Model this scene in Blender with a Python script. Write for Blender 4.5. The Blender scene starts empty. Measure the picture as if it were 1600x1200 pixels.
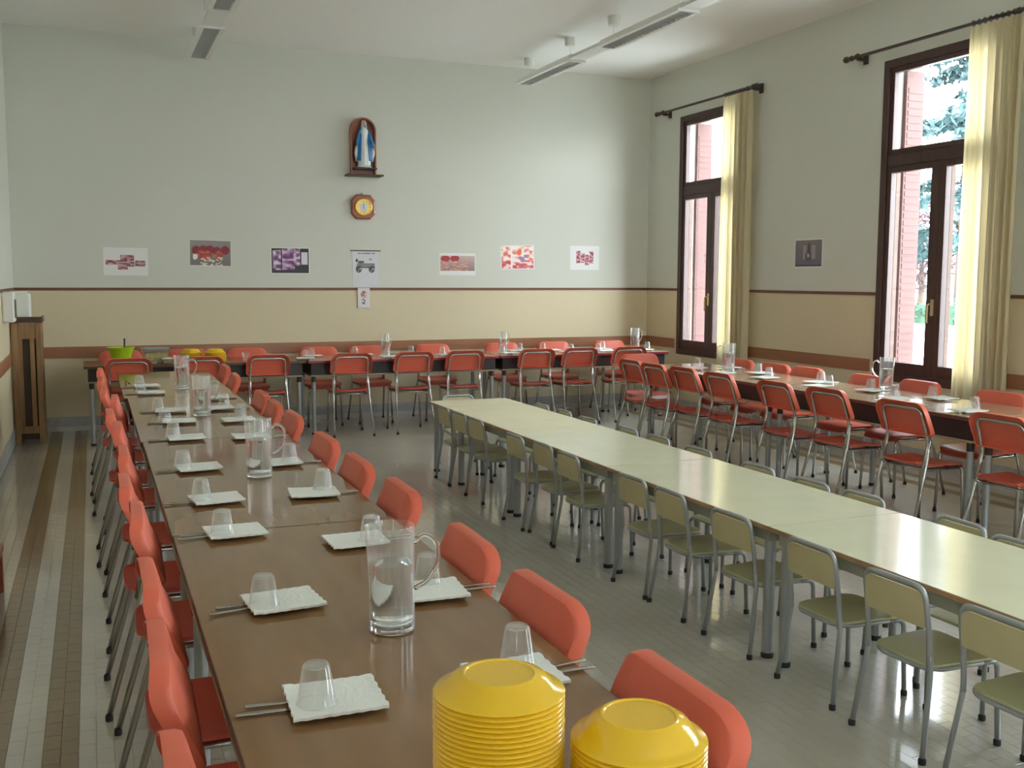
import bpy, bmesh, math, random
from mathutils import Vector, Matrix
C = bpy.context.scene
COL = C.collection
PI = math.pi
rnd = random.Random(7)

# ------------------------------------------------------------------ camera, sky, light, exposure
F_PX, YAW, PITCH, ROLL, CAM_H = 1604.61, 0.387119, 0.102038, 0.003856, 1.6
cam_d = bpy.data.cameras.new('camera')
cam_d.sensor_width = 36.0
cam_d.lens = 36.0 * F_PX / 1600.0
cam_d.clip_start = 0.05
cam_d.clip_end = 300
cam = bpy.data.objects.new('camera', cam_d)
COL.objects.link(cam)
_f = Vector((math.sin(YAW) * math.cos(PITCH), math.cos(YAW) * math.cos(PITCH), -math.sin(PITCH)))
_r = Vector((math.cos(YAW), -math.sin(YAW), 0))
_u = _r.cross(_f)
_r2 = math.cos(ROLL) * _r + math.sin(ROLL) * _u
_u2 = -math.sin(ROLL) * _r + math.cos(ROLL) * _u
m3 = Matrix((_r2, _u2, -_f)).transposed()
cam.matrix_world = Matrix.Translation((0, 0, CAM_H)) @ m3.to_4x4()
C.camera = cam

w = bpy.data.worlds.new('world')
C.world = w
w.use_nodes = True
nt = w.node_tree
bg = nt.nodes['Background']
tcn = nt.nodes.new('ShaderNodeTexCoord')
mpn = nt.nodes.new('ShaderNodeSeparateXYZ')
rmp = nt.nodes.new('ShaderNodeValToRGB')
rmp.color_ramp.elements[0].position = 0.0
rmp.color_ramp.elements[0].color = (0.93, 0.97, 1.0, 1)
rmp.color_ramp.elements[1].position = 0.9
rmp.color_ramp.elements[1].color = (0.72, 0.86, 1.0, 1)
nt.links.new(tcn.outputs['Generated'], mpn.inputs[0])
nt.links.new(mpn.outputs['Z'], rmp.inputs[0])
nt.links.new(rmp.outputs[0], bg.inputs['Color'])
bg.inputs['Strength'].default_value = 9.0

C.view_settings.view_transform = 'Standard'
C.view_settings.look = 'None'
C.view_settings.gamma = 1.0
C.view_settings.use_curve_mapping = False
C.view_settings.exposure = 1.42
cy = C.cycles
cy.use_denoising = True
try:
    cy.denoiser = 'OPENIMAGEDENOISE'
except Exception:
    pass
cy.max_bounces = 12
cy.diffuse_bounces = 8
cy.glossy_bounces = 5
cy.transmission_bounces = 10
cy.transparent_max_bounces = 24
cy.sample_clamp_indirect = 6.0
cy.caustics_reflective = False
cy.caustics_refractive = False

# room
XL, XR, YB, YN, ZC = -0.739, 6.594, 11.60, -2.6, 4.10
WT = 0.40
WIN = [(10.17, 0), (6.74, 1), (3.30, 2), (-0.14, 3)]
WHW, WZ0, WZ1 = 0.68, 0.70, 3.53
ADDED_FWIN = [(4.5, 4)]          # unseen window added behind the camera to light the near end (x centre, index)
ADDED_LWIN = [(-1.2, 5)]         # out-of-view left wall window, also added for daylight (y centre, index)
for xc, i in ADDED_FWIN:
    ld = bpy.data.lights.new('window_portal', 'AREA')
    ld.shape = 'RECTANGLE'
    ld.size = 2 * WHW
    ld.size_y = WZ1 - WZ0
    ld.cycles.is_portal = True
    lo = bpy.data.objects.new('window_portal', ld)
    COL.objects.link(lo)
    lo.location = (xc, YN - 0.02, (WZ0 + WZ1) / 2)
    lo.rotation_euler = (PI / 2, 0, PI)
for yc, i in WIN:
    ld = bpy.data.lights.new('window_portal', 'AREA')
    ld.shape = 'RECTANGLE'
    ld.size = WZ1 - WZ0
    ld.size_y = 2 * WHW
    ld.cycles.is_portal = True
    lo = bpy.data.objects.new('window_portal', ld)
    COL.objects.link(lo)
    lo.location = (XR + 0.02, yc, (WZ0 + WZ1) / 2)
    lo.rotation_euler = (0, PI / 2, 0)

for yc, i in ADDED_LWIN:
    ld = bpy.data.lights.new('window_portal', 'AREA')
    ld.shape = 'RECTANGLE'
    ld.size = WZ1 - WZ0
    ld.size_y = 2 * WHW
    ld.cycles.is_portal = True
    lo = bpy.data.objects.new('window_portal', ld)
    COL.objects.link(lo)
    lo.location = (XL - 0.02, yc, (WZ0 + WZ1) / 2)
    lo.rotation_euler = (0, -PI / 2, 0)

# ------------------------------------------------------------------ helpers
def mat(name, col, rough=0.5, metal=0.0, spec=0.5, noise=0.0, nscale=6.0, bump=0.0, bscale=40.0, coat=0.0, stretch=None, col2=None, world=False):
    m = bpy.data.materials.new(name)
    m.use_nodes = True
    t = m.node_tree
    b = t.nodes['Principled BSDF']
    b.inputs['Base Color'].default_value = (*col, 1)
    b.inputs['Roughness'].default_value = rough
    b.inputs['Metallic'].default_value = metal
    b.inputs['Specular IOR Level'].default_value = spec
    if coat:
        b.inputs['Coat Weight'].default_value = coat
        b.inputs['Coat Roughness'].default_value = 0.11
        b.inputs['Coat IOR'].default_value = 1.8
    tc = t.nodes.new('ShaderNodeTexCoord')
    mp = t.nodes.new('ShaderNodeMapping')
    if world:
        gp = t.nodes.new('ShaderNodeNewGeometry')
        t.links.new(gp.outputs['Position'], mp.inputs[0])
    else:
        t.links.new(tc.outputs['Object'], mp.inputs[0])
    if stretch:
        mp.inputs['Scale'].default_value = stretch
    if noise > 0 or col2:
        n = t.nodes.new('ShaderNodeTexNoise')
        n.inputs['Scale'].default_value = nscale
        n.inputs['Detail'].default_value = 5
        t.links.new(mp.outputs[0], n.inputs['Vector'])
        cr = t.nodes.new('ShaderNodeValToRGB')
        c2 = col2 or tuple(min(1, c * (1 + noise)) for c in col)
        c1 = col if col2 else tuple(c * (1 - noise) for c in col)
        cr.color_ramp.elements[0].position = 0.32
        cr.color_ramp.elements[1].position = 0.68
        cr.color_ramp.elements[0].color = (*c1, 1)
        cr.color_ramp.elements[1].color = (*c2, 1)
        t.links.new(n.outputs[0], cr.inputs[0])
        t.links.new(cr.outputs[0], b.inputs['Base Color'])
    if bump > 0:
        n2 = t.nodes.new('ShaderNodeTexNoise')
        n2.inputs['Scale'].default_value = bscale
        n2.inputs['Detail'].default_value = 3
        t.links.new(mp.outputs[0], n2.inputs['Vector'])
        bp = t.nodes.new('ShaderNodeBump')
        bp.inputs['Strength'].default_value = bump
        bp.inputs['Distance'].default_value = 0.01
        t.links.new(n2.outputs[0], bp.inputs['Height'])
        t.links.new(bp.outputs[0], b.inputs['Normal'])
    return m

def thin_clear(name, tint=(0.96, 0.97, 0.97), haze=0.06, rough=0.03, gl=1.0):
    m = bpy.data.materials.new(name)
    m.use_nodes = True
    t = m.node_tree
    t.nodes.clear()
    out = t.nodes.new('ShaderNodeOutputMaterial')
    tr = t.nodes.new('ShaderNodeBsdfTransparent')
    tr.inputs[0].default_value = (*tint, 1)
    g = t.nodes.new('ShaderNodeBsdfGlossy')
    g.inputs['Roughness'].default_value = rough
    g.inputs[0].default_value = (gl, gl, gl, 1)
    lw0 = t.nodes.new('ShaderNodeLayerWeight')     # symmetric for both faces of the thin wall
    lw0.inputs[0].default_value = 0.5
    pw = t.nodes.new('ShaderNodeMath')
    pw.operation = 'POWER'
    pw.inputs[1].default_value = 5.0
    t.links.new(lw0.outputs['Facing'], pw.inputs[0])
    fr = t.nodes.new('ShaderNodeMath')
    fr.operation = 'MULTIPLY_ADD'
    fr.inputs[1].default_value = 0.9
    fr.inputs[2].default_value = 0.04
    t.links.new(pw.outputs[0], fr.inputs[0])
    mx = t.nodes.new('ShaderNodeMixShader')
    t.links.new(fr.outputs[0], mx.inputs[0])
    t.links.new(tr.outputs[0], mx.inputs[1])
    t.links.new(g.outputs[0], mx.inputs[2])
    if haze > 0:
        d = t.nodes.new('ShaderNodeBsdfDiffuse')
        d.inputs[0].default_value = (0.85, 0.87, 0.88, 1)
        m2 = t.nodes.new('ShaderNodeMixShader')
        lw = t.nodes.new('ShaderNodeLayerWeight')
        lw.inputs[0].default_value = 0.35
        ma = t.nodes.new('ShaderNodeMath')
        ma.operation = 'MULTIPLY_ADD'
        ma.inputs[1].default_value = haze * 3
        ma.inputs[2].default_value = haze
        t.links.new(lw.outputs['Facing'], ma.inputs[0])
        t.links.new(ma.outputs[0], m2.inputs[0])
        t.links.new(mx.outputs[0], m2.inputs[1])
        t.links.new(d.outputs[0], m2.inputs[2])
        t.links.new(m2.outputs[0], out.inputs[0])
    else:
        t.links.new(mx.outputs[0], out.inputs[0])
    return m

def glass(name, col=(1, 1, 1), ior=1.47):
    m = bpy.data.materials.new(name)
    m.use_nodes = True
    b = m.node_tree.nodes['Principled BSDF']
    b.inputs['Base Color'].default_value = (*col, 1)
    b.inputs['Roughness'].default_value = 0.0
    b.inputs['IOR'].default_value = ior
    b.inputs['Transmission Weight'].default_value = 1.0
    return m

def newbm():
    return bmesh.new()

def box(bm, x0, x1, y0, y1, z0, z1, mi=0):
    v = [bm.verts.new(p) for p in ((x0, y0, z0), (x1, y0, z0), (x1, y1, z0), (x0, y1, z0), (x0, y0, z1), (x1, y0, z1), (x1, y1, z1), (x0, y1, z1))]
    fs = []
    for q in ((3, 2, 1, 0), (4, 5, 6, 7), (0, 1, 5, 4), (1, 2, 6, 5), (2, 3, 7, 6), (3, 0, 4, 7)):
        f = bm.faces.new([v[i] for i in q])
        f.material_index = mi
        fs.append(f)
    return v

def lathe(bm, prof, seg=24, cx=0, cy=0, cz=0, sx=1, sy=1, closed=False):
    rings = []
    for r, z in prof:
        if r < 1e-6:
            rings.append([bm.verts.new((cx, cy, cz + z))])
        else:
            rings.append([bm.verts.new((cx + sx * r * math.cos(2 * PI * i / seg), cy + sy * r * math.sin(2 * PI * i / seg), cz + z)) for i in range(seg)])
    n = len(rings)
    for k in range(n if closed else n - 1):
        a, b = rings[k], rings[(k + 1) % n]
        for i in range(seg):
            j = (i + 1) % seg
            if len(a) == 1 and len(b) == 1:
                continue
            if len(a) == 1:
                bm.faces.new((a[0], b[j], b[i]))
            elif len(b) == 1:
                bm.faces.new((a[i], a[j], b[0]))
            else:
                bm.faces.new((a[i], a[j], b[j], b[i]))
    return rings

def fillet(pts, r, n=5, closed=False):
    pts = [Vector(p) for p in pts]
    out = []
    N = len(pts)
    for i, p in enumerate(pts):
        if not closed and i in (0, N - 1):
            out.append(p)
            continue
        a, b = pts[(i - 1) % N], pts[(i + 1) % N]
        ra = min(r, (a - p).length * 0.49, (b - p).length * 0.49)
        pa = p + (a - p).normalized() * ra
        pb = p + (b - p).normalized() * ra
        for k in range(n + 1):
            t = k / n
            out.append(pa * (1 - t) ** 2 + p * 2 * t * (1 - t) + pb * t ** 2)
    return out

def tube(bm, pts, r, seg=8, closed=False, caps=True, rads=None, squash=1.0):
    pts = [Vector(p) for p in pts]
    n = len(pts)
    prev = None
    rings = []
    for i, p in enumerate(pts):
        if closed:
            t = (pts[(i + 1) % n] - pts[i - 1]).normalized()
        else:
            t = (pts[min(i + 1, n - 1)] - pts[max(i - 1, 0)]).normalized()
        if prev is None:
            up = Vector((0, 0, 1)) if abs(t.z) < 0.9 else Vector((0, 1, 0))
            nn = t.cross(up).normalized()
        else:
            nn = (prev - t * prev.dot(t)).normalized()
        prev = nn
        bb = t.cross(nn)
        rr = rads[i] if rads else r
        rings.append([bm.verts.new(p + nn * rr * math.cos(2 * PI * k / seg) + bb * rr * squash * math.sin(2 * PI * k / seg)) for k in range(seg)])
    for i in range(n if closed else n - 1):
        a, b = rings[i], rings[(i + 1) % n]
        for k in range(seg):
            j = (k + 1) % seg
            bm.faces.new((a[k], a[j], b[j], b[k]))
    if caps and not closed:
        bm.faces.new(rings[0][::-1])
        bm.faces.new(rings[-1])

def mesh(name, bm, mats, smooth=False, bevel=0.0, recalc=True):
    if bevel > 0:
        bmesh.ops.bevel(bm, geom=list(bm.edges), offset=bevel, segments=2, affect='EDGES', profile=0.5)
    if recalc:
        bmesh.ops.recalc_face_normals(bm, faces=bm.faces)
    me = bpy.data.meshes.new(name)
    bm.to_mesh(me)
    bm.free()
    for m in (mats if isinstance(mats, (list, tuple)) else [mats]):
        me.materials.append(m)
    if smooth:
        me.polygons.foreach_set('use_smooth', [True] * len(me.polygons))
        if smooth != 'all':
            me.set_sharp_from_angle(angle=math.radians(40))
    return me

def link(name, me, parent=None, loc=(0, 0, 0), rot=(0, 0, 0), label=None):
    o = bpy.data.objects.new(name, me)
    COL.objects.link(o)
    o.location = loc
    o.rotation_euler = rot
    if parent:
        o.parent = parent
    if label:
        o['label'] = label
    return o

def empty(name, loc=(0, 0, 0), rotz=0.0):
    o = bpy.data.objects.new(name, None)
    o.empty_display_size = 0.1
    COL.objects.link(o)
    o.location = loc
    o.rotation_euler = (0, 0, rotz)
    return o

def tag(o, label, cat, group=None):
    o['label'] = label
    o['category'] = cat
    if group:
        o['group'] = group
    return o

def struct(o):
    o['kind'] = 'structure'
    return o

class Proto:
    """parts of a repeated thing: shared meshes linked anew for every instance"""
    def __init__(self, name, parts):
        self.name, self.parts = name, parts
    def place(self, loc, rotz=0.0, label='', cat='', group=None):
        r = empty(self.name, loc, rotz)
        tag(r, label, cat, group)
        for p in self.parts:
            nm, me = p[0], p[1]
            o = link(nm, me, r)
            for s in (p[2] if len(p) > 2 else ()):
                link(s[0], s[1], o)
        return r

ORD = ['first', 'second', 'third', 'fourth', 'fifth', 'sixth', 'seventh', 'eighth', 'ninth', 'tenth', 'eleventh', 'twelfth', 'thirteenth', 'fourteenth', 'fifteenth', 'sixteenth',
       'seventeenth', 'eighteenth', 'nineteenth', 'twentieth', 'twenty-first', 'twenty-second', 'twenty-third', 'twenty-fourth', 'twenty-fifth', 'twenty-sixth', 'twenty-seventh', 'twenty-eighth', 'twenty-ninth', 'thirtieth']

# ------------------------------------------------------------------ materials
def wall_paint():
    m = bpy.data.materials.new('wall_paint')
    m.use_nodes = True
    t = m.node_tree
    b = t.nodes['Principled BSDF']
    b.inputs['Roughness'].default_value = 0.55
    b.inputs['Specular IOR Level'].default_value = 0.3
    g = t.nodes.new('ShaderNodeNewGeometry')
    s = t.nodes.new('ShaderNodeSeparateXYZ')
    t.links.new(g.outputs['Position'], s.inputs[0])
    cr = t.nodes.new('ShaderNodeMath')
    cr.operation = 'GREATER_THAN'
    cr.inputs[1].default_value = 1.476
    t.links.new(s.outputs['Z'], cr.inputs[0])
    mx = t.nodes.new('ShaderNodeMix')
    mx.data_type = 'RGBA'
    mx.inputs[6].default_value = (0.68, 0.595, 0.41, 1)
    mx.inputs[7].default_value = (0.64, 0.65, 0.585, 1)
    t.links.new(cr.outputs[0], mx.inputs[0])
    n = t.nodes.new('ShaderNodeTexNoise')
    n.inputs['Scale'].default_value = 0.9
    n.inputs['Detail'].default_value = 6
    t.links.new(g.outputs['Position'], n.inputs['Vector'])
    mr = t.nodes.new('ShaderNodeMapRange')
    mr.inputs[3].default_value = 0.96
    mr.inputs[4].default_value = 1.04
    t.links.new(n.outputs[0], mr.inputs[0])
    m2 = t.nodes.new('ShaderNodeVectorMath')
    m2.operation = 'SCALE'
    t.links.new(mx.outputs[2], m2.inputs[0])
    t.links.new(mr.outputs[0], m2.inputs['Scale'])
    t.links.new(m2.outputs[0], b.inputs['Base Color'])
    n2 = t.nodes.new('ShaderNodeTexNoise')
    n2.inputs['Scale'].default_value = 60
    t.links.new(g.outputs['Position'], n2.inputs['Vector'])
    bp = t.nodes.new('ShaderNodeBump')
    bp.inputs['Strength'].default_value = 0.06
    bp.inputs['Distance'].default_value = 0.01
    t.links.new(n2.outputs[0], bp.inputs['Height'])
    t.links.new(bp.outputs[0], b.inputs['Normal'])
    return m

M = {}
M['wall'] = wall_paint()
M['ceiling'] = mat('ceiling_paint', (0.84, 0.83, 0.81), 0.8, bump=0.05, bscale=30)
M['plaster'] = mat('white_plaster', (0.80, 0.79, 0.76), 0.8, noise=0.03)
M['shutter'] = mat('red_shutter_paint', (0.10, 0.034, 0.028), 0.6, noise=0.15, nscale=3)
M['reveal_wood'] = mat('sash_side_wood', (0.11, 0.055, 0.036), 0.6, noise=0.2, nscale=12)
M['rail'] = mat('brown_rail_paint', (0.16, 0.065, 0.035), 0.45, noise=0.1)
M['band'] = mat('brown_dado_board', (0.34, 0.145, 0.07), 0.35, noise=0.12, nscale=3, stretch=(0.3, 0.3, 4))
M['skirt'] = mat('grey_skirting_stone', (0.42, 0.43, 0.42), 0.3, noise=0.1, nscale=14)
M['skirt_low'] = mat('pale_skirting_stone', (0.55, 0.55, 0.52), 0.3, noise=0.08, nscale=14)
M['grout'] = mat('floor_grout', (0.38, 0.35, 0.29), 0.8)
M['tile'] = mat('cream_floor_tile', (0.50, 0.48, 0.41), 0.36, noise=0.10, nscale=1.6, bump=0.05, bscale=2.6, spec=0.7, coat=1.0, world=True)
M['tile_dark'] = mat('ochre_floor_tile', (0.20, 0.125, 0.038), 0.36, noise=0.10, nscale=1.6, bump=0.05, bscale=2.6, spec=0.5, coat=0.6, world=True)
M['frame'] = mat('dark_brown_window_wood', (0.060, 0.026, 0.022), 0.4, noise=0.2, nscale=10, stretch=(4, 4, 0.4))
M['brass'] = mat('brass_handle', (0.75, 0.62, 0.38), 0.3, metal=1.0)
M['iron'] = mat('dark_curtain_rod_wood', (0.06, 0.04, 0.03), 0.45)
M['orange'] = mat('orange_moulded_plastic', (0.70, 0.145, 0.086), 0.42, spec=0.35, noise=0.04, nscale=4)
M['orange_seat'] = mat('red_orange_seat_plastic', (0.55, 0.085, 0.055), 0.36, noise=0.05, nscale=4)
M['chrome'] = mat('worn_chrome_tube', (0.52, 0.51, 0.48), 0.27, metal=1.0)
M['grey_tube'] = mat('grey_painted_tube', (0.36, 0.38, 0.38), 0.35, metal=0.35, noise=0.06)
M['rubber'] = mat('black_rubber', (0.02, 0.02, 0.02), 0.7)
M['olive'] = mat('pale_olive_laminate', (0.54, 0.55, 0.31), 0.33, noise=0.04)
M['olive_back'] = mat('tan_olive_laminate', (0.50, 0.45, 0.25), 0.4, noise=0.05)
M['cream_top'] = mat('cream_green_table_laminate', (0.72, 0.72, 0.52), 0.12, noise=0.03, spec=0.6)
M['cream_edge'] = mat('beech_table_edge', (0.36, 0.22, 0.12), 0.4, noise=0.2, nscale=9)
M['cream_apron'] = mat('grey_green_apron', (0.32, 0.33, 0.26), 0.4)
M['brown_top'] = mat('walnut_brown_laminate', (0.25, 0.140, 0.062), 0.10, noise=0.07, nscale=2.5, stretch=(6, 0.8, 1), spec=0.6)
M['brown_edge'] = mat('dark_brown_edge', (0.10, 0.055, 0.035), 0.35)
M['red_top'] = mat('pale_brown_laminate', (0.47, 0.34, 0.22), 0.14, noise=0.06, nscale=3, spec=0.6)
M['red_edge'] = mat('crimson_table_edge', (0.28, 0.02, 0.05), 0.35)
M['under'] = mat('dark_brown_underframe', (0.030, 0.022, 0.022), 0.5)
M['shelf_edge'] = mat('pale_wood_shelf_edge', (0.42, 0.34, 0.22), 0.5)
M['napkin'] = mat('white_paper_napkin', (0.78, 0.80, 0.76), 0.9, bump=0.3, bscale=70)
M['steel'] = mat('stainless_cutlery', (0.46, 0.43, 0.39), 0.25, metal=1.0)
M['cup'] = thin_clear('clear_plastic_cup', haze=0.035)
M['jug_wall'] = thin_clear('jug_wall_glass', (0.97, 0.98, 0.98), haze=0.05, rough=0.02)
M['pane'] = thin_clear('window_glass', (0.97, 0.985, 0.98), haze=0.0, rough=0.0)
M['glass'] = glass('jug_glass', (0.98, 0.985, 0.98))
M['water'] = glass('jug_water', (0.99, 1.0, 1.0), 1.33)
M['yellow'] = mat('glossy_yellow_melamine', (0.78, 0.49, 0.018), 0.16, spec=0.6, bump=0.02, bscale=12)
M['white'] = mat('white_enamel', (0.75, 0.75, 0.72), 0.4)
M['louvre'] = mat('satin_aluminium', (0.50, 0.51, 0.50), 0.35, metal=0.7)
M['paper'] = mat('white_paper', (0.80, 0.80, 0.80), 0.6)
M['wood'] = mat('pine_wood', (0.27, 0.155, 0.07), 0.55, noise=0.3, nscale=5, stretch=(6, 6, 0.5))
M['wood_dark'] = mat('dark_stained_wood', (0.07, 0.045, 0.025), 0.5, noise=0.2)
M['lime'] = mat('lime_green_plastic', (0.38, 0.58, 0.02), 0.3)
M['black'] = mat('black_plastic', (0.02, 0.02, 0.02), 0.35)
M['lidblue'] = mat('grey_blue_lid', (0.25, 0.33, 0.40), 0.35)
M['tub'] = thin_clear('clear_food_tub', (0.90, 0.90, 0.80), haze=0.07)
M['food'] = mat('pale_yellow_food', (0.62, 0.52, 0.22), 0.7, noise=0.3, nscale=60)
M['gold'] = mat('gold_dial', (0.72, 0.50, 0.12), 0.35, metal=0.6)
M['redwood'] = mat('reddish_varnished_wood', (0.34, 0.10, 0.05), 0.3, noise=0.2, nscale=8)
M['robe'] = mat('white_plaster_robe', (0.72, 0.76, 0.76), 0.4)
M['mantle'] = mat('blue_painted_mantle', (0.03, 0.20, 0.48), 0.35)
M['skin'] = mat('painted_skin', (0.62, 0.36, 0.26), 0.5)
M['hair'] = mat('painted_brown_hair', (0.10, 0.05, 0.03), 0.6)

def cloth_mat():
    m = bpy.data.materials.new('pale_yellow_curtain')
    m.use_nodes = True
    t = m.node_tree
    t.nodes.clear()
    out = t.nodes.new('ShaderNodeOutputMaterial')
    d = t.nodes.new('ShaderNodeBsdfDiffuse')
    d.inputs[0].default_value = (0.74, 0.67, 0.47, 1)
    tl = t.nodes.new('ShaderNodeBsdfTranslucent')
    tl.inputs[0].default_value = (0.68, 0.57, 0.33, 1)
    mx = t.nodes.new('ShaderNodeMixShader')
    mx.inputs[0].default_value = 0.38
    t.links.new(d.outputs[0], mx.inputs[1])
    t.links.new(tl.outputs[0], mx.inputs[2])
    t.links.new(mx.outputs[0], out.inputs[0])
    return m
M['curtain'] = cloth_mat()

# ------------------------------------------------------------------ room shell
bm = newbm()
box(bm, XL - WT, XR + WT, YN - 0.2, YB + 0.2, -0.14, -0.004)
floor = struct(link('floor', mesh('floor', bm, M['grout'])))

TX, TY, GAP = 0.0565, 0.113, 0.0012
def tile_mesh(mt):
    b = newbm()
    x, y = TX / 2 - GAP / 2, TY / 2 - GAP / 2
    e = 0.0008
    lo = [b.verts.new(p) for p in ((-x, -y, -0.004), (x, -y, -0.004), (x, y, -0.004), (-x, y, -0.004))]
    mi = [b.verts.new(p) for p in ((-x, -y, -e), (x, -y, -e), (x, y, -e), (-x, y, -e))]
    hi = [b.verts.new(p) for p in ((-x + e, -y + e, 0), (x - e, -y + e, 0), (x - e, y - e, 0), (-x + e, y - e, 0))]
    for a, c in ((lo, mi), (mi, hi)):
        for i in range(4):
            b.faces.new((a[i], a[(i + 1) % 4], c[(i + 1) % 4], c[i]))
    b.faces.new(hi)
    return mesh('tile', b, mt)
tmesh = {0: tile_mesh(M['tile']), 1: tile_mesh(M['tile_dark'])}
X_S = -0.435 - 6 * TX          # grid origin so that stripe edges fall on tile joints
nx = int((XR + 0.01 - X_S) / TX) + 1
ny = int((YB - YN) / TY) + 1
def is_stripe(i):
    x = X_S + (i + 0.5) * TX
    if -0.435 < x < -0.435 + 2 * TX or -0.435 + 4 * TX < x < -0.435 + 6 * TX:
        return 1
    xr = XR - (x - XL)
    a = XR - 0.30
    if a - 2 * TX < x < a or a - 6 * TX < x < a - 4 * TX:
        return 1
    return 0
cells = []
for i in range(nx):
    x = X_S + (i + 0.5) * TX
    if x - TX / 2 < XL - 0.03:
        continue
    for j in range(ny):
        y = YB - (j + 0.5) * TY - (TY / 2 if i % 2 else 0)
        if y < YN:
            continue
        cells.append((x, y, is_stripe(i)))
def seen(x, y):
    d = Vector((x, y, 0)) - Vector((0, 0, CAM_H))
    z = d.dot(_f)
    if z < 0.3:
        return False
    px, py = 800 + F_PX * d.dot(_r2) / z, 600 - F_PX * d.dot(_u2) / z
    if not (0 < px < 1600 and 0 < py < 1200):
        return False
    return not (0.16 < x < 1.05 and y < 10)
near = {0: [], 1: []}
for c_ in cells:
    if seen(c_[0], c_[1]) and not (c_[0] > 1.05 and c_[1] < 1.9):
        near[c_[2]].append(c_)
singles = set()
for k, n_ in ((0, 200), (1, 96)):
    # the biggest in the picture: nearest to the camera
    near[k].sort(key=lambda c: (c[0] ** 2 + c[1] ** 2))
    for c_ in near[k][:n_]:
        singles.add((c_[0], c_[1]))
        link('tile', tmesh[k], floor, (c_[0], c_[1], 0))
for k, nm in ((0, 'cream_tiles'), (1, 'ochre_stripe_tiles')):
    vs, fs = [], []
    for x, y, s in cells:
        if s != k or (x, y) in singles:
            continue
        b0 = len(vs)
        hx, hy, e = TX / 2 - GAP / 2, TY / 2 - GAP / 2, 0.0008
        x0, x1 = max(x - hx, XL), min(x + hx, XR)
        vs += [(x0, y - hy, -0.004), (x1, y - hy, -0.004), (x1, y + hy, -0.004), (x0, y + hy, -0.004), (x0, y - hy, 0), (x1, y - hy, 0), (x1, y + hy, 0), (x0, y + hy, 0)]
        for q in ((4, 5, 6, 7), (0, 1, 5, 4), (1, 2, 6, 5), (2, 3, 7, 6), (3, 0, 4, 7)):
            fs.append(tuple(b0 + i for i in q))
    me = bpy.data.meshes.new(nm)
    me.from_pydata(vs, [], fs)
    me.materials.append(M['tile'] if k == 0 else M['tile_dark'])
    o = link(nm, me, floor)
    o['kind'] = 'stuff'

bm = newbm()
box(bm, XL - WT, XR + WT, YN - WT, YB + 0.2, ZC, ZC + 0.15)
struct(link('ceiling', mesh('ceiling', bm, M['ceiling'])))
bm = newbm()
box(bm, XL - WT, XR + WT, YB, YB + 0.2, -0.1, ZC)
struct(link('wall_back', mesh('wall_back', bm, M['wall'])))
bm = newbm()
xs = [XL - WT]
for xc, i in ADDED_FWIN:
    xs += [xc - WHW, xc + WHW]
xs.append(XR + WT)
for k in range(0, len(xs), 2):
    box(bm, xs[k], xs[k + 1], YN - WT, YN, -0.1, ZC)
for xc, i in ADDED_FWIN:
    box(bm, xc - WHW, xc + WHW, YN - WT, YN, -0.1, WZ0)
    box(bm, xc - WHW, xc + WHW, YN - WT, YN, WZ1, ZC)
struct(link('wall_front', mesh('wall_front', bm, M['wall'])))
bm = newbm()
ly = [YN] + [v for yc, i in ADDED_LWIN for v in (yc - WHW, yc + WHW)] + [YB]
for k in range(0, len(ly), 2):
    box(bm, XL - WT, XL, ly[k], ly[k + 1], -0.1, ZC)
for yc, i in ADDED_LWIN:
    box(bm, XL - WT, XL, yc - WHW, yc + WHW, -0.1, WZ0)
    box(bm, XL - WT, XL, yc - WHW, yc + WHW, WZ1, ZC)
struct(link('wall_left', mesh('wall_left', bm, M['wall'])))
# right wall with four window openings
bm = newbm()
ys = [YN]
for yc, i in sorted(WIN):
    ys += [yc - WHW, yc + WHW]
ys.append(YB)
for k in range(0, len(ys), 2):
    box(bm, XR, XR + WT, ys[k], ys[k + 1], -0.1, ZC)
for yc, i in WIN:
    box(bm, XR, XR + WT, yc - WHW, yc + WHW, -0.1, WZ0)
    box(bm, XR, XR + WT, yc - WHW, yc + WHW, WZ1, ZC)
struct(link('wall_right', mesh('wall_right', bm, M['wall'])))

def strip_obj(name, boxes, m, bev=0.0):
    b = newbm()
    for q in boxes:
        box(b, *q)
    return struct(link(name, mesh(name, b, m, bevel=bev)))
# thin rail at 1.48 m and dado board at 0.82 m
RZ0, RZ1, BZ0, BZ1 = 1.463, 1.492, 0.765, 0.880
strip_obj('trim_1', [(XL, XR, YB - 0.008, YB, RZ0, RZ1)], M['rail'])
strip_obj('trim_2', [(XL, XL + 0.008, -0.5, YB - 0.008, RZ0, RZ1)], M['rail'])
strip_obj('trim_3', [(XL, XR, YB - 0.014, YB, BZ0, BZ1)], M['band'], 0.002)
strip_obj('trim_4', [(XL, XL + 0.014, -0.5, YB - 0.014, BZ0, BZ1)], M['band'], 0.002)
ed = []
lim = [YN] + [v for yc, i in sorted(WIN) for v in (yc - WHW - 0.0, yc + WHW + 0.0)] + [YB - 0.014]
for k in range(0, len(lim), 2):
    ed.append((lim[k], lim[k + 1]))
strip_obj('trim_5', [(XR - 0.008, XR, a, b, RZ0, RZ1) for a, b in ed], M['rail'])
strip_obj('trim_6', [(XR - 0.014, XR, a + 0.05, b - (0.05 if b < 11 else 0), BZ0, BZ1) for a, b in ed], M['band'], 0.002)
strip_obj('baseboard_back', [(XL, XR, YB - 0.012, YB, 0.0455, 0.15)], M['skirt'])
strip_obj('trim_7', [(XL + 0.013, XR - 0.013, YB - 0.02, YB, 0.0, 0.045)], M['skirt_low'])
strip_obj('baseboard_left', [(XL, XL + 0.012, YN, YB - 0.02, 0.0, 0.15)], M['skirt'])
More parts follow.
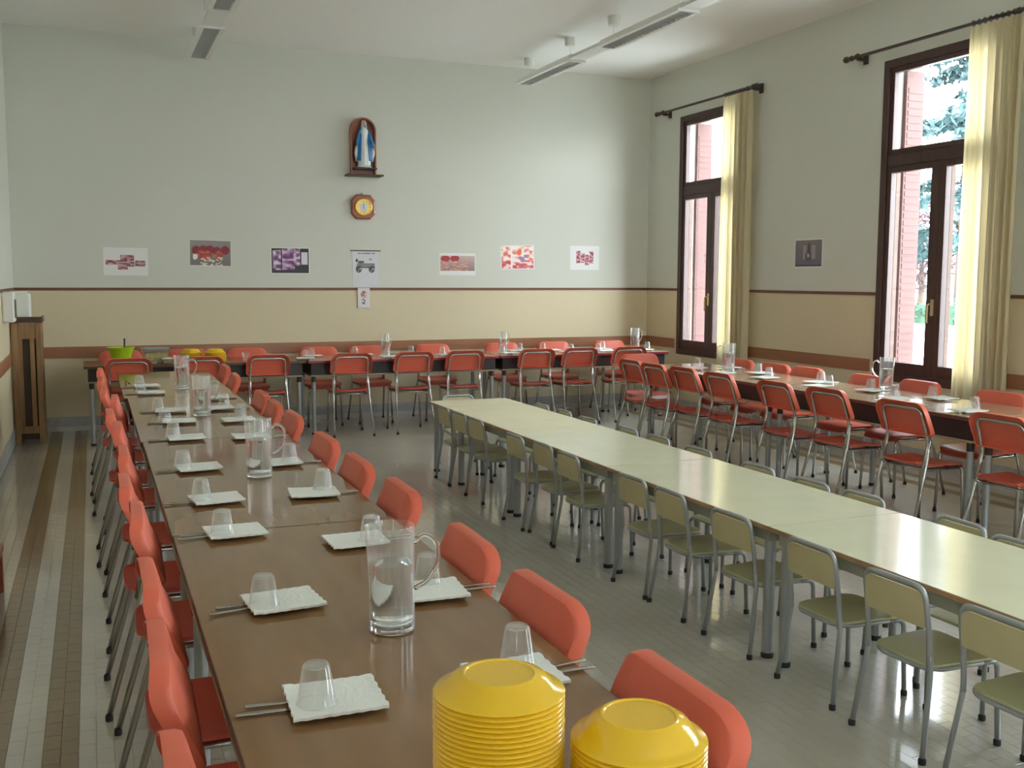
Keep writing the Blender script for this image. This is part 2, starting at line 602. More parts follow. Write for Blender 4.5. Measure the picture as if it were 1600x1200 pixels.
strip_obj('baseboard_right', [(XR - 0.012, XR, YN, YB - 0.02, 0.0, 0.15)], M['skirt'])

# ------------------------------------------------------------------ windows
def quadframe(b, y0, y1, z0, z1, t, x0, x1):
    box(b, x0, x1, y0, y0 + t, z0, z1)
    box(b, x0, x1, y1 - t, y1, z0, z1)
    box(b, x0, x1, y0 + t, y1 - t, z1 - t, z1)
    box(b, x0, x1, y0 + t, y1 - t, z0, z0 + t)
def wpart(nm, b, m, par, bev=0.004):
    return link(nm, mesh(nm, b, m, bevel=bev), par)
for wi, (wloc, wrot) in enumerate([((XR, yc, 0), 0.0) for yc, i in WIN] + [((xc, YN, 0), -PI / 2) for xc, i in ADDED_FWIN] + [((XL, yc, 0), PI) for yc, i in ADDED_LWIN]):  # front and left wall windows are out of view, added for daylight
    root = empty('window_%d' % (wi + 1), wloc, wrot)
    struct(root)
    b = newbm()
    W, a, c = WHW, WZ0, WZ1
    quadframe(b, -W, W, a, c, 0.07, -0.012, 0.07)
    wpart('frame', b, M['frame'], root)
    b = newbm()
    box(b, 0.0, 0.075, -W + 0.07, W - 0.07, 2.60, 2.705)
    wpart('transom', b, M['frame'], root)
    # upper light
    b = newbm()
    quadframe(b, -W + 0.07, W - 0.07, 2.705, c - 0.07, 0.045, 0.010, 0.065)
    o = wpart('upper_sash', b, M['frame'], root)
    b = newbm()
    box(b, 0.036, 0.040, -W + 0.115, W - 0.115, 2.75, c - 0.115)
    link('pane', mesh('pane', b, M['pane']), o)
    for s in (-1, 1):
        y0, y1 = (-W + 0.07, -0.012) if s < 0 else (0.012, W - 0.07)
        b = newbm()
        t = 0.07
        box(b, 0.004, 0.065, y0, y0 + (0.055 if s < 0 else t), a + 0.07, 2.60)
        box(b, 0.004, 0.065, y1 - (t if s < 0 else 0.055), y1, a + 0.07, 2.60)
        ya, yb = y0 + (0.055 if s < 0 else t), y1 - (t if s < 0 else 0.055)
        box(b, 0.004, 0.065, ya, yb, 2.545, 2.60)
        box(b, 0.004, 0.065, ya, yb, a + 0.07, a + 0.175)
        o = wpart('sash', b, M['frame'], root)
        b = newbm()
        box(b, 0.034, 0.038, ya - 0.003, yb + 0.003, a + 0.172, 2.548)
        link('pane', mesh('pane', b, M['pane']), o)
        b = newbm()      # timber glazing bead on the outside edge
        box(b, 0.066, 0.11, ya - 0.02, ya, a + 0.17, 2.55)
        box(b, 0.066, 0.11, yb, yb + 0.02, a + 0.17, 2.55)
        link('glazing_bead', mesh('glazing_bead', b, M['reveal_wood']), o)
    b = newbm()
    box(b, 0.0, 0.02, -0.018, 0.018, a + 0.075, 2.6)
    wpart('meeting_stile', b, M['frame'], root, 0.003)
    b = newbm()
    box(b, -0.008, 0.0, -0.016, 0.016, 1.30, 1.44)
    tube(b, fillet([(-0.006, 0, 1.40), (-0.045, 0, 1.40), (-0.05, 0.005, 1.39), (-0.045, 0.012, 1.24)], 0.02), 0.008, 8)
    link('window_handle', mesh('window_handle', b, M['brass'], smooth=True), root)
    b = newbm()
    box(b, 0.07, WT, -W + 0.0005, W - 0.0005, a - 0.02, a + 0.03)
    wpart('sill', b, M['plaster'], root)
    # plaster reveals and folded shutter leaves against both reveals
    b = newbm()
    box(b, 0.0705, WT + 0.001, -W, -W + 0.012, a + 0.03, c)
    box(b, 0.0705, WT + 0.001, W - 0.012, W, a + 0.03, c)
    box(b, 0.0705, WT + 0.001, -W, W, c - 0.012, c)
    link('reveal', mesh('reveal', b, M['plaster']), root)
    for s in (-1, 1):
        b = newbm()
        ya, yb = (W - 0.055, W - 0.014) if s > 0 else (-W + 0.014, -W + 0.055)
        box(b, 0.205, 0.405, ya, yb, a + 0.06, c - 0.07)
        for k in range(38):
            z = a + 0.16 + k * 0.065
            yy = ya - 0.004 if s > 0 else yb
            box(b, 0.225, 0.385, yy, yy + 0.004, z, z + 0.045)
        link('shutter', mesh('shutter', b, M['shutter'], bevel=0.0), root)

# curtain rods and curtains (for the two windows in view and the two behind)
def curtain_mesh(y0, y1, zt, zb, seed):
    r2 = random.Random(seed)
    b = newbm()
    NX, NZ = 72, 26
    ph = [r2.uniform(0, 6.28) for _ in range(4)]
    grid = []
    for j in range(NZ + 1):
        v = j / NZ
        row = []
        for i in range(NX + 1):
            u = i / NX
            pinch = 1.0 - 0.22 * (1 - v) ** 3 * 0 
            y = y0 + (y1 - y0) * (u + 0.012 * math.sin(7 * u + ph[3]) * v)
            k = 7.0
            amp = 0.026 + 0.018 * v
            d = amp * (math.sin(2 * PI * k * u + ph[0] + 0.5 * math.sin(2.3 * v + ph[1])) + 0.35 * math.sin(2 * PI * 2.4 * k * u + ph[2] + v))
            if v < 0.03:
                d *= 0.6
            row.append(b.verts.new((-d, y - 0.0 * pinch, zt + (zb - zt) * v)))
        grid.append(row)
    for j in range(NZ):
        for i in range(NX):
            b.faces.new((grid[j][i], grid[j][i + 1], grid[j + 1][i + 1], grid[j + 1][i]))
    me = mesh('curtain', b, M['curtain'], smooth='all')
    return me
RODX = XR - 0.105
for wi, (yc, i) in enumerate(WIN):
    yr = yc + 0.05
    z = 3.61
    root = empty('curtain_rod', (RODX, yr, z))
    where = ['above the corner window', 'above the second window from the corner', 'above the third window from the corner', 'above the fourth window from the corner'][wi]
    tag(root, 'dark turned wooden curtain rod ' + where, 'curtain rod')
    L = 1.03
    b = newbm()
    tube(b, [(0, -L + 0.1, 0), (0, L - 0.1, 0)], 0.014, 10)
    link('rod', mesh('rod', b, M['iron'], smooth=True), root)
    b = newbm()
    lathe(b, [(0.0, 0), (0.022, 0.004), (0.03, 0.02), (0.027, 0.045), (0.016, 0.065), (0.02, 0.08), (0.026, 0.10), (0.018, 0.12), (0.014, 0.14), (0.024, 0.155), (0.024, 0.175), (0.013, 0.19), (0, 0.19)], 14)
    fm = mesh('finial', b, M['iron'], smooth='all')
    link('finial', fm, root, (0, L + 0.02, 0), (PI / 2, 0, 0))
    link('finial', fm, root, (0, -L - 0.02, 0), (-PI / 2, 0, 0))
    b = newbm()
    box(b, 0.0, 0.10, -0.012, 0.012, -0.035, -0.012)
    box(b, 0.085, 0.1045, -0.025, 0.025, -0.06, 0.04)
    lathe(b, [(0.024, -0.012), (0.03, 0), (0.024, 0.012), (0.0155, 0.012), (0.0155, -0.012)], 12, closed=True)
    bmesh.ops.rotate(b, verts=[v for v in b.verts if abs(v.co.x) < 0.031 and abs(v.co.z) < 0.0121], cent=(0, 0, 0), matrix=Matrix.Rotation(PI / 2, 3, 'X'))
    bme = mesh('bracket', b, M['iron'])
    link('bracket', bme, root, (0, L - 0.16, 0))
    link('bracket', bme, root, (0, -L + 0.055, 0))
    rb = newbm()
    lathe(rb, [(0.019, -0.004), (0.024, 0), (0.019, 0.004), (0.0165, 0)], 12, closed=True)
    bmesh.ops.rotate(rb, verts=rb.verts, cent=(0, 0, 0), matrix=Matrix.Rotation(PI / 2, 3, 'X'))
    bmesh.ops.translate(rb, verts=rb.verts, vec=(0, 0, 0))
    rm = mesh('curtain_ring', rb, M['iron'], smooth=True)
    cy1 = yc - 0.38
    cy0 = yc - 0.90
    cur = empty('curtain', (RODX, (cy0 + cy1) / 2, 0))
    tag(cur, 'pale yellow gathered curtain hanging to one side of ' + ['the corner window', 'the second window from the corner', 'the third window from the corner', 'the fourth window from the corner'][wi], 'curtain')
    ym = (cy0 + cy1) / 2
    link('cloth', curtain_mesh(cy0 - ym, cy1 - ym, z - 0.028, 0.34, wi), cur)
    for k in range(8):
        link('curtain_ring', rm, cur, (0, cy0 - ym + 0.105 + (cy1 - cy0 - 0.13) * k / 7, z - 0.0))

# ------------------------------------------------------------------ tables
def leg_mesh(h, r, dark_top=0.0, mt=None):
    b = newbm()
    tube(b, [(0, 0, 0.02), (0, 0, h)], r, 14)
    return mesh('leg', b, mt or M['grey_tube'], smooth=True)
def cap_mesh(r, h=0.022):
    b = newbm()
    lathe(b, [(0, 0), (r * 1.12, 0), (r * 1.15, h * 0.6), (r * 1.02, h), (0, h)], 12)
    return mesh('foot_cap', b, M['rubber'], smooth=True)
LEGR = 0.021
leg_hi, leg_collar, foot_cap_t = leg_mesh(0.60, LEGR), None, cap_mesh(LEGR)
b = newbm()
tube(b, [(0, 0, 0.545), (0, 0, 0.61)], LEGR * 1.12, 12)
leg_collar = mesh('leg_collar', b, M['under'], smooth=True)

def dining_table(x0, x1, y0, y1, label, top, edge, group, along='y', zt=0.765, skew=0.0):
    """box-framed table: laminate top, dark open book shelf under it, tube legs"""
    cx, cy = (x0 + x1) / 2, (y0 + y1) / 2
    root = empty('dining_table', (cx, cy, 0), skew)
    tag(root, label, 'table', group)
    hx, hy = (x1 - x0) / 2, (y1 - y0) / 2
    b = newbm()
    box(b, -hx, hx, -hy, hy, zt - 0.026, zt - 0.0012)
    link('table_edge', mesh('table_edge', b, edge, bevel=0.003), root)
    b = newbm()
    box(b, -hx + 0.002, hx - 0.002, -hy + 0.002, hy - 0.002, zt - 0.003, zt)
    link('tabletop', mesh('tabletop', b, top), root)
    b = newbm()
    ix, iy = hx - 0.035, hy - 0.035
    box(b, -ix, ix, -iy, iy, zt - 0.15, zt - 0.0262)
    link('apron', mesh('apron', b, M['under']), root)
    b = newbm()
    box(b, -ix - 0.004, ix + 0.004, -iy - 0.004, iy + 0.004, zt - 0.165, zt - 0.1502)
    link('book_shelf', mesh('book_shelf', b, M['shelf_edge'], bevel=0.002), root)
    for sx in (-1, 1):
        for sy in (-1, 1):
            p = (sx * (hx - 0.065), sy * (hy - 0.065), 0)
            l = link('leg', leg_hi, root, p)
            link('leg_collar', leg_collar, l)
            link('foot_cap', foot_cap_t, l)
    return root

BX0, BX1 = 0.208, 0.944
ysb = [9.62, 7.555, 5.50, 3.435, 1.385, -0.665]
offs = [-0.03, -0.006, 0.004, 0.006, 0.006]
bl = ['brown laminate table at the far end of the brown row', 'second brown laminate table from the back wall in the brown row', 'middle brown laminate table of the brown row',
      'brown laminate table carrying the nearest water jug and yellow plates', 'brown laminate table below the camera at the near end of the brown row']
for k in range(5):
    dining_table(BX0 + offs[k], BX1 + offs[k] + (0.02 if k == 0 else 0), ysb[k + 1] + 0.004, ysb[k] - 0.004, bl[k], M['brown_top'], M['brown_edge'], 'brown tables in the row by the left wall')
# back wall row
dining_table(-0.10, 1.99, 10.41, 11.13, 'brown table by the back wall holding the green bowl and yellow bowls', M['brown_top'], M['brown_edge'], 'tables along the back wall')
dining_table(2.0, 4.08, 10.37, 11.11, 'crimson-edged table in the middle of the back wall row', M['red_top'], M['red_edge'], 'tables along the back wall')
dining_table(4.095, 6.20, 10.37, 11.11, 'crimson-edged table in the back row beside the window corner', M['red_top'], M['red_edge'], 'tables along the back wall')
# window row
for k, (a, c) in enumerate(((6.755, 8.80), (4.70, 6.745), (2.645, 4.69))):
    dining_table(4.955, 5.675, a, c, ['light brown table in the window row nearest the back wall', 'middle light brown table of the window row',
                 'near light brown table of the window row'][k], M['red_top'], M['brown_edge'], 'tables along the windows')

LW = 0.585
leg_lo, foot_cap_l = leg_mesh(LW - 0.03, 0.024), cap_mesh(0.024)
def low_table(x0, x1, y0, y1, label):
    cx, cy = (x0 + x1) / 2, (y0 + y1) / 2
    root = empty('low_table', (cx, cy, 0))
    tag(root, label, 'table', 'low cream tables in the middle row')
    hx, hy = (x1 - x0) / 2, (y1 - y0) / 2
    b = newbm()
    box(b, -hx, hx, -hy, hy, LW - 0.022, LW - 0.0012)
    link('table_edge', mesh('table_edge', b, M['cream_edge'], bevel=0.003), root)
    b = newbm()
    box(b, -hx + 0.002, hx - 0.002, -hy + 0.002, hy - 0.002, LW - 0.003, LW)
    link('tabletop', mesh('tabletop', b, M['cream_top']), root)
    b = newbm()
    ix, iy, t = hx - 0.03, hy - 0.03, 0.02
    for q in ((-ix, -ix + t, -iy, iy), (ix - t, ix, -iy, iy), (-ix + t, ix - t, -iy, -iy + t), (-ix + t, ix - t, iy - t, iy)):
        box(b, *q, LW - 0.075, LW - 0.0222)
    link('apron', mesh('apron', b, M['cream_apron']), root)
    for sx in (-1, 1):
        for sy in (-1, 1):
            l = link('leg', leg_lo, root, (sx * (hx - 0.055), sy * (hy - 0.055), 0))
            link('foot_cap', foot_cap_l, l)
LX0, LX1 = 2.560, 3.250
yl = [8.12, 7.71, 6.37, 4.925, 3.46, 1.995, 0.53]
ll = ['short low cream table closing the far end of the middle row', 'second low cream table counted from the far end of the middle row', 'third low cream table counted from the far end of the middle row',
      'fourth low cream table counted from the far end, beside four small chairs', 'fifth low cream table counted from the far end, with bright window reflections', 'low cream table at the near end of the middle row']
for k in range(6):
    low_table(LX0, LX1, yl[k + 1] + 0.003, yl[k] - 0.003, ll[k])

# ------------------------------------------------------------------ chairs
def shell_panel(w_, z0, z1, flange, th, rtop, rbot, lean, scurve, curve, mt, y_top=-0.20):
    """moulded backrest: front face with a rim folded backward round the tube"""
    H = z1 - z0
    def outline(inset):
        W = w_ / 2 - inset
        a0, a1 = -H / 2 + inset, H / 2 - inset
        pts = []
        rt, rb_ = max(rtop - inset, 0.004), max(rbot - inset, 0.004)
        n = 7
        for cx_, cz_, r_, a_ in ((W - rt, a1 - rt, rt, 0), (-W + rt, a1 - rt, rt, 90), (-W + rb_, a0 + rb_, rb_, 180), (W - rb_, a0 + rb_, rb_, 270)):
            for k in range(n + 1):
                an = math.radians(a_ + 90 * k / n)
                pts.append((cx_ + r_ * math.cos(an), cz_ + r_ * math.sin(an)))
        return pts
    def place(x, z, y):
        v = (z + H / 2) / H
        yy = y_top + lean * (1 - v) + scurve * math.sin(PI * 2 * v) * 0.5 + curve * ((x / (w_ / 2)) ** 2 - 1) * -1 * -1
        return (x, yy + y, z + z0 + H / 2)
    b = newbm()
    rings = []
    for inset, y in ((0.0, -flange), (0.0, -0.014), (0.004, -0.004), (0.014, 0.0), (w_ * 0.20, 0.0005)):
        rings.append([b.verts.new(place(x, z, y)) for x, z in outline(inset)])
    inner = []
    for inset, y in ((th, -flange), (th, -th - 0.012), (th + 0.010, -th - 0.001), (w_ * 0.20, -th)):
        inner.append([b.verts.new(place(x, z, y)) for x, z in outline(inset)])
    def strip(p, q):
        n = len(p)
        for i in range(n):
            b.faces.new((p[i], p[(i + 1) % n], q[(i + 1) % n], q[i]))
    for k in range(len(rings) - 1):
        strip(rings[k], rings[k + 1])
    for k in range(len(inner) - 1):
        strip(inner[k + 1], inner[k])
    strip(inner[0], rings[0])
    b.faces.new(rings[-1])
    b.faces.new(inner[-1][::-1])
    return b

def adult_parts():
    parts = []
    b = shell_panel(0.425, 0.635, 0.845, 0.042, 0.005, 0.080, 0.03, 0.060, 0.022, -0.012, None, y_top=-0.165)
    parts.append(('backrest', mesh('backrest', b, M['orange'], smooth=True)))
    # seat: curved board
    b = newbm()
    NX, NY = 12, 12
    W, D = 0.20, 0.20
    def sp(u, v, t):
        # u,v in -1..1 ; superellipse-ish corners
        k = 1 - 0.10 * (abs(u) ** 6) * (abs(v) ** 6) * 2
        x = W * u * (1 - 0.07 * (v < 0) * abs(v) ** 3) * k
        y = D * v * k + 0.005
        z = 0.452 + 0.010 * (abs(u) ** 2.5) - 0.006 + (0.018 * ((-v - 0.55) / 0.45) ** 2 if v < -0.55 else 0) - (0.030 * ((v - 0.6) / 0.4) ** 2 if v > 0.6 else 0)
        return (x, y, z + t)
    up = [[b.verts.new(sp(-1 + 2 * i / NX, -1 + 2 * j / NY, 0.006)) for i in range(NX + 1)] for j in range(NY + 1)]
    dn = [[b.verts.new(sp(-1 + 2 * i / NX, -1 + 2 * j / NY, -0.006)) for i in range(NX + 1)] for j in range(NY + 1)]
    for j in range(NY):
        for i in range(NX):
            b.faces.new((up[j][i], up[j][i + 1], up[j + 1][i + 1], up[j + 1][i]))
            b.faces.new((dn[j + 1][i], dn[j + 1][i + 1], dn[j][i + 1], dn[j][i]))
    def rimf(g):
        return [g[0][i] for i in range(NX)] + [g[j][NX] for j in range(NY)] + [g[NY][i] for i in range(NX, 0, -1)] + [g[j][0] for j in range(NY, 0, -1)]
    ru, rd = rimf(up), rimf(dn)
    for i in range(len(ru)):
        b.faces.new((ru[i], rd[i], rd[(i + 1) % len(ru)], ru[(i + 1) % len(ru)]))
    parts.append(('seat', mesh('seat', b, M['orange_seat'], smooth=True)))
    R = 0.0105
    # back frame: inverted U hooked inside the rim, down to the seat rails
    b = newbm()
    pts = [(-0.172, -0.155, 0.435), (-0.172, -0.118, 0.600), (-0.168, -0.150, 0.70), (-0.166, -0.186, 0.806), (0.166, -0.186, 0.806), (0.168, -0.150, 0.70), (0.172, -0.118, 0.600), (0.172, -0.155, 0.435)]
    tube(b, fillet(pts, 0.06, 6), R, 8)
    parts.append(('back_frame', mesh('back_frame', b, M['chrome'], smooth='all')))
    b = newbm()
    for s in (-1, 1):
        tube(b, fillet([(s * 0.172, -0.155, 0.436), (s * 0.165, -0.12, 0.424), (s * 0.165, 0.15, 0.424)], 0.03), R, 8)
    tube(b, [(-0.165, 0.10, 0.422), (0.165, 0.10, 0.422)], R * 0.9, 8)
    tube(b, [(-0.168, -0.12, 0.424), (0.168, -0.12, 0.424)], R * 0.9, 8)
    parts.append(('seat_frame', mesh('seat_frame', b, M['chrome'], smooth='all')))
    for s in (-1, 1):
        b = newbm()
        tube(b, fillet([(s * 0.165, 0.15, 0.424), (s * 0.168, 0.175, 0.41), (s * 0.185, 0.185, 0.015)], 0.03), R, 8)
        lg = mesh('leg', b, M['chrome'], smooth='all')
        b = newbm()
        lathe(b, [(0, 0), (R * 1.25, 0), (R * 1.3, 0.016), (R * 1.05, 0.024), (0, 0.024)], 10, s * 0.185, 0.185, 0)
        parts.append(('leg', lg, [('foot_cap', mesh('foot_cap', b, M['rubber'], smooth=True))]))
        b = newbm()
        tube(b, fillet([(s * 0.180, -0.118, 0.61), (s * 0.182, -0.135, 0.46), (s * 0.205, -0.265, 0.015)], 0.10), R, 8)
        lg = mesh('leg', b, M['chrome'], smooth='all')
        b = newbm()
        lathe(b, [(0, 0), (R * 1.25, 0), (R * 1.3, 0.016), (R * 1.05, 0.024), (0, 0.024)], 10, s * 0.205, -0.265, 0)
        parts.append(('leg', lg, [('foot_cap', mesh('foot_cap', b, M['rubber'], smooth=True))]))
    return parts
orange_chair = Proto('orange_chair', adult_parts())

def child_parts():
    parts = []
    R = 0.0095
    W = 0.138
    # flat laminate panel between the uprights
    b = newbm()
    n = 10
    pts2 = []
    hw = W - 0.001
    zt, zb_, r_ = 0.578, 0.452, 0.04
    out = [(-hw, zb_), (hw, zb_), (hw, zt), (-hw, zt)]
    loop = []
    for k in range(5):
        a_ = PI / 2 * k / 4
        loop.append((hw - r_ + r_ * math.cos(a_), zt - r_ + r_ * math.sin(a_)))
    for k in range(5):
        a_ = PI / 2 + PI / 2 * k / 4
        loop.append((-hw + r_ + r_ * math.cos(a_), zt - r_ + r_ * math.sin(a_)))
    loop += [(-hw, zb_ + 0.005), (-hw + 0.01, zb_), (hw - 0.01, zb_), (hw, zb_ + 0.005)]
    def yb(z):
        return -0.150 - (z - 0.30) * 0.10
    # split into columns for a gentle curve
    fr = [b.verts.new((x, yb(z) + 0.005 - 0.012 * (1 - (x / hw) ** 2), z)) for x, z in loop]
    bk = [b.verts.new((x, yb(z) - 0.003 - 0.012 * (1 - (x / hw) ** 2), z)) for x, z in loop]
    b.faces.new(fr)
    b.faces.new(bk[::-1])
    for i in range(len(loop)):
        j = (i + 1) % len(loop)
        b.faces.new((fr[i], bk[i], bk[j], fr[j]))
    parts.append(('backrest', mesh('backrest', b, M['olive_back'], smooth=True)))
    b = newbm()
    SW, SF, SB = 0.155, 0.165, -0.125
    lo = []
    for cx_, cy_, a0 in ((SW - 0.05, SF - 0.05, 0), (-SW + 0.05, SF - 0.05, 90), (-SW + 0.065, SB + 0.04, 180), (SW - 0.065, SB + 0.04, 270)):
        for k in range(6):
            a_ = math.radians(a0 + 90 * k / 5)
            rr = 0.05
            lo.append((cx_ + rr * math.cos(a_), cy_ + rr * math.sin(a_)))
    t1 = [b.verts.new((x, y, 0.318)) for x, y in lo]
    t0 = [b.verts.new((x, y, 0.308)) for x, y in lo]
    b.faces.new(t1)
    b.faces.new(t0[::-1])
    for i in range(len(lo)):
        j = (i + 1) % len(lo)
        b.faces.new((t1[i], t0[i], t0[j], t1[j]))
    parts.append(('seat', mesh('seat', b, M['olive'], smooth=True)))
    b = newbm()
    pts = [(-W - 0.002, -0.145, 0.30), (-W - 0.004, -0.150, 0.40), (-W, -0.178, 0.592), (W, -0.178, 0.592), (W + 0.004, -0.150, 0.40), (W + 0.002, -0.145, 0.30)]
    tube(b, fillet(pts, 0.05, 6), R, 8)
    parts.append(('back_frame', mesh('back_frame', b, M['grey_tube'], smooth='all')))
    b = newbm()
    ring = fillet([(W + 0.012, 0.12, 0.302), (-W - 0.012, 0.12, 0.302), (-W - 0.004, -0.10, 0.302), (-0.09, -0.142, 0.302), (0.09, -0.142, 0.302), (W + 0.004, -0.10, 0.302)], 0.04, 4, closed=True)
    tube(b, ring, R * 0.9, 8, closed=True)
    parts.append(('seat_frame', mesh('seat_frame', b, M['grey_tube'], smooth='all')))
    for s in (-1, 1):
        b = newbm()
        tube(b, fillet([(s * (W + 0.012), 0.09, 0.302), (s * (W + 0.014), 0.155, 0.300), (s * (W + 0.022), 0.165, 0.012)], 0.045), R, 8)
        lg = mesh('leg', b, M['grey_tube'], smooth='all')
        b = newbm()
        lathe(b, [(0, 0), (R * 1.35, 0), (R * 1.4, 0.016), (R * 1.05, 0.022), (0, 0.022)], 10, s * (W + 0.022), 0.165, 0)
        parts.append(('leg', lg, [('foot_cap', mesh('foot_cap', b, M['rubber'], smooth=True))]))
        b = newbm()
        tube(b, fillet([(s * (W + 0.004), -0.146, 0.36), (s * (W + 0.006), -0.142, 0.30), (s * (W + 0.028), -0.185, 0.012)], 0.03), R, 8)
        lg = mesh('leg', b, M['grey_tube'], smooth='all')
        b = newbm()
        lathe(b, [(0, 0), (R * 1.35, 0), (R * 1.4, 0.016), (R * 1.05, 0.022), (0, 0.022)], 10, s * (W + 0.028), -0.185, 0)
        parts.append(('leg', lg, [('foot_cap', mesh('foot_cap', b, M['rubber'], smooth=True))]))
    return parts
child_chair = Proto('child_chair', child_parts())

seats = []
FX, FNX, FY, FNY = -PI / 2, PI / 2, 0.0, PI     # facing +x, -x, +y, -y
def oc(x, y, rz, label, group):
    seats.append((x, y, rz, 0.232, -0.29, 0.225))
    orange_chair.place((x, y, 0), rz + rnd.uniform(-0.03, 0.03), label, 'chair', group)
SH = 0.12
ys_l = [1.60, 2.20, 2.76, 3.52, 4.07, 4.79, 5.63, 6.22, 6.98, 7.56, 8.25, 9.12]
xs_l = [0.099, 0.104, 0.112, 0.113, 0.09, 0.104, 0.10, 0.07, 0.11, 0.05, 0.04, 0.04]
for k, y in enumerate(ys_l):
    oc(xs_l[k] + 0.178, y, FX, 'orange chair on the left wall side of the brown row, %s from the camera' % ORD[k], 'orange chairs on the wall side of the brown row')
ys_r = [1.64, 2.27, 2.83, 3.62, 4.22, 4.88, 5.78, 6.38, 6.94, 8.31, 9.20]
for k, y in enumerate(ys_r):
    oc([1.014, 1.014, 1.016, 1.03, 1.014, 1.016, 1.022, 1.014, 1.022, 1.02, 1.045][k] - 0.178, y, FNX, 'orange chair on the aisle side of the brown row, %s from the camera' % ORD[k], 'orange chairs on the aisle side of the brown row')
for k, x in enumerate([0.295, 0.955, 1.595, 2.415, 3.065, 3.635, 4.46, 4.98, 5.60]):
    oc(x, 10.23 + (0.07 if k == 2 else 0.03 if k < 2 else 0) + 0.17, FY, 'orange chair on the near side of the back tables, %s from the wooden stand' % ORD[k], 'orange chairs on the room side of the back tables')
for k, x in enumerate([0.249, 0.90, 1.527, 2.30, 2.86, 3.625, 4.49, 5.17, 5.93]):
    oc(x, 11.34 - 0.165, FNY, 'orange chair between the back tables and the wall, %s from the wooden stand' % ORD[k], 'orange chairs on the wall side of the back tables')
for k, (x, y) in enumerate([(4.76, 4.30), (4.73, 5.04), (4.78, 5.82), (4.73, 6.34), (4.73, 7.09), (4.74, 7.645), (4.68, 8.06), (4.70, 8.52)]):
    oc(x + 0.165, y, FX, 'orange chair on the room side of the window tables, %s from the camera' % ORD[k], 'orange chairs on the room side of the window tables')
for k, (x, y) in enumerate([(5.74, 4.40), (5.74, 5.22), (5.78, 6.02), (5.74, 6.53), (5.74, 7.29), (5.73, 7.74), (5.74, 8.30)]):
    oc(x - 0.165, y, FNX, 'orange chair between the window tables and the windows, %s from the camera' % ORD[k], 'orange chairs on the window side of the window tables')
oc(5.14, 9.165 - 0.165, FNY, 'orange chair at the head of the window tables, facing the camera', 'orange chair at the table head')

def cc(x, y, rz, label, group):
    seats.append((x, y, rz, 0.171, -0.215, 0.205))
    child_chair.place((x, y, 0), rz + rnd.uniform(-0.05, 0.05), label, 'chair', group)
for k, (x, y) in enumerate([(2.50, 2.24), (2.505, 2.68), (2.52, 3.14), (2.53, 3.69), (2.54, 4.19), (2.555, 4.57), (2.515, 5.31), (2.55, 5.70), (2.50, 6.08), (2.55, 6.90), (2.55, 7.265), (2.555, 7.625)]):
    cc(min(x, 2.528) + 0.175, y, FX, 'pale green chair facing the windows at the low tables, %s from the camera' % ORD[k], 'small chairs facing the windows')
for k, (x, y) in enumerate([(3.30, 2.86), (3.35, 3.22), (3.34, 3.79), (3.32, 4.15), (3.32, 4.59), (3.325, 5.20), (3.34, 5.70), (3.335, 6.10), (3.31, 6.66), (3.32, 7.09), (3.32, 7.51)]):
    cc(x - 0.175, y, FNX, 'pale green chair with its back to the windows, %s from the camera' % ORD[k], 'small chairs facing the brown row')
cc(2.895, 8.344 - 0.16, FNY, 'small pale green chair at the far head of the low table row', 'small chair at the table head')

# table legs that would stand inside a pushed-in chair sit a little farther in along the frame
def blocked(x, y):
    for sx_, sy_, rz, hw, y0, y1 in seats:
        dx, dy = x - sx_, y - sy_
        lx, ly_ = dx * math.cos(rz) + dy * math.sin(rz), -dx * math.sin(rz) + dy * math.cos(rz)
        if abs(lx) < hw and y0 < ly_ < y1:
            return True
    return False
for t_ in [o for o in COL.objects if o.parent is None and o.get('category') == 'table']:
    ls = [o for o in t_.children if o.name.split('.')[0] == 'leg']
    ax = 0 if max(abs(o.location.x) for o in ls) > max(abs(o.location.y) for o in ls) else 1
    for o in ls:
        p0 = o.location.copy()
        for k in range(36):
            p = p0.copy()
            p[ax] -= math.copysign(0.02 * k, p0[ax])
            if not blocked(t_.location.x + p.x, t_.location.y + p.y):
                o.location = p
                break

# ------------------------------------------------------------------ table settings
ZT = 0.765
def napkin_mesh(wx, wy, seed):
    r2 = random.Random(seed)
    b = newbm()
    NX, NY = 14, 10
    c0 = [r2.uniform(-1, 1) for _ in range(6)]
    layers = []
    for t in (0.0, 0.0055):
        g = []
        for j in range(NY + 1):
            row = []
            for i in range(NX + 1):
                u, v = -1 + 2 * i / NX, -1 + 2 * j / NY
                lift = 0.005 * max(0, abs(u) - 0.7) * (1 + c0[0] * v) + 0.004 * max(0, abs(v) - 0.6) * (1 + c0[1] * u)
                sc = 0.0016 * (1 if (i + j) % 2 else -1) if (i in (0, NX) or j in (0, NY)) else 0
                x = wx / 2 * u * (1 + 0.03 * c0[2] * v) + sc
                y = wy / 2 * v * (1 + 0.04 * c0[3] * u) + sc
                z = t * (1 if t == 0 else 1) + (lift if t else lift * 0.9) + 0.0004
                row.append(b.verts.new((x, y, z)))
            g.append(row)
        layers.append(g)
    dn, up = layers
    for j in range(NY):
        for i in range(NX):
            b.faces.new((up[j][i], up[j][i + 1], up[j + 1][i + 1], up[j + 1][i]))
            b.faces.new((dn[j + 1][i], dn[j + 1][i + 1], dn[j][i + 1], dn[j][i]))
    def rimf(g):
        return [g[0][i] for i in range(NX)] + [g[j][NX] for j in range(NY)] + [g[NY][i] for i in range(NX, 0, -1)] + [g[j][0] for j in range(NY, 0, -1)]
    ru, rd = rimf(up), rimf(dn)
    for i in range(len(ru)):
        b.faces.new((ru[i], rd[i], rd[(i + 1) % len(ru)], ru[(i + 1) % len(ru)]))
    return mesh('napkin', b, M['napkin'], smooth=True)
nap = [napkin_mesh(0.182, 0.168, s) for s in range(5)]
b = newbm()
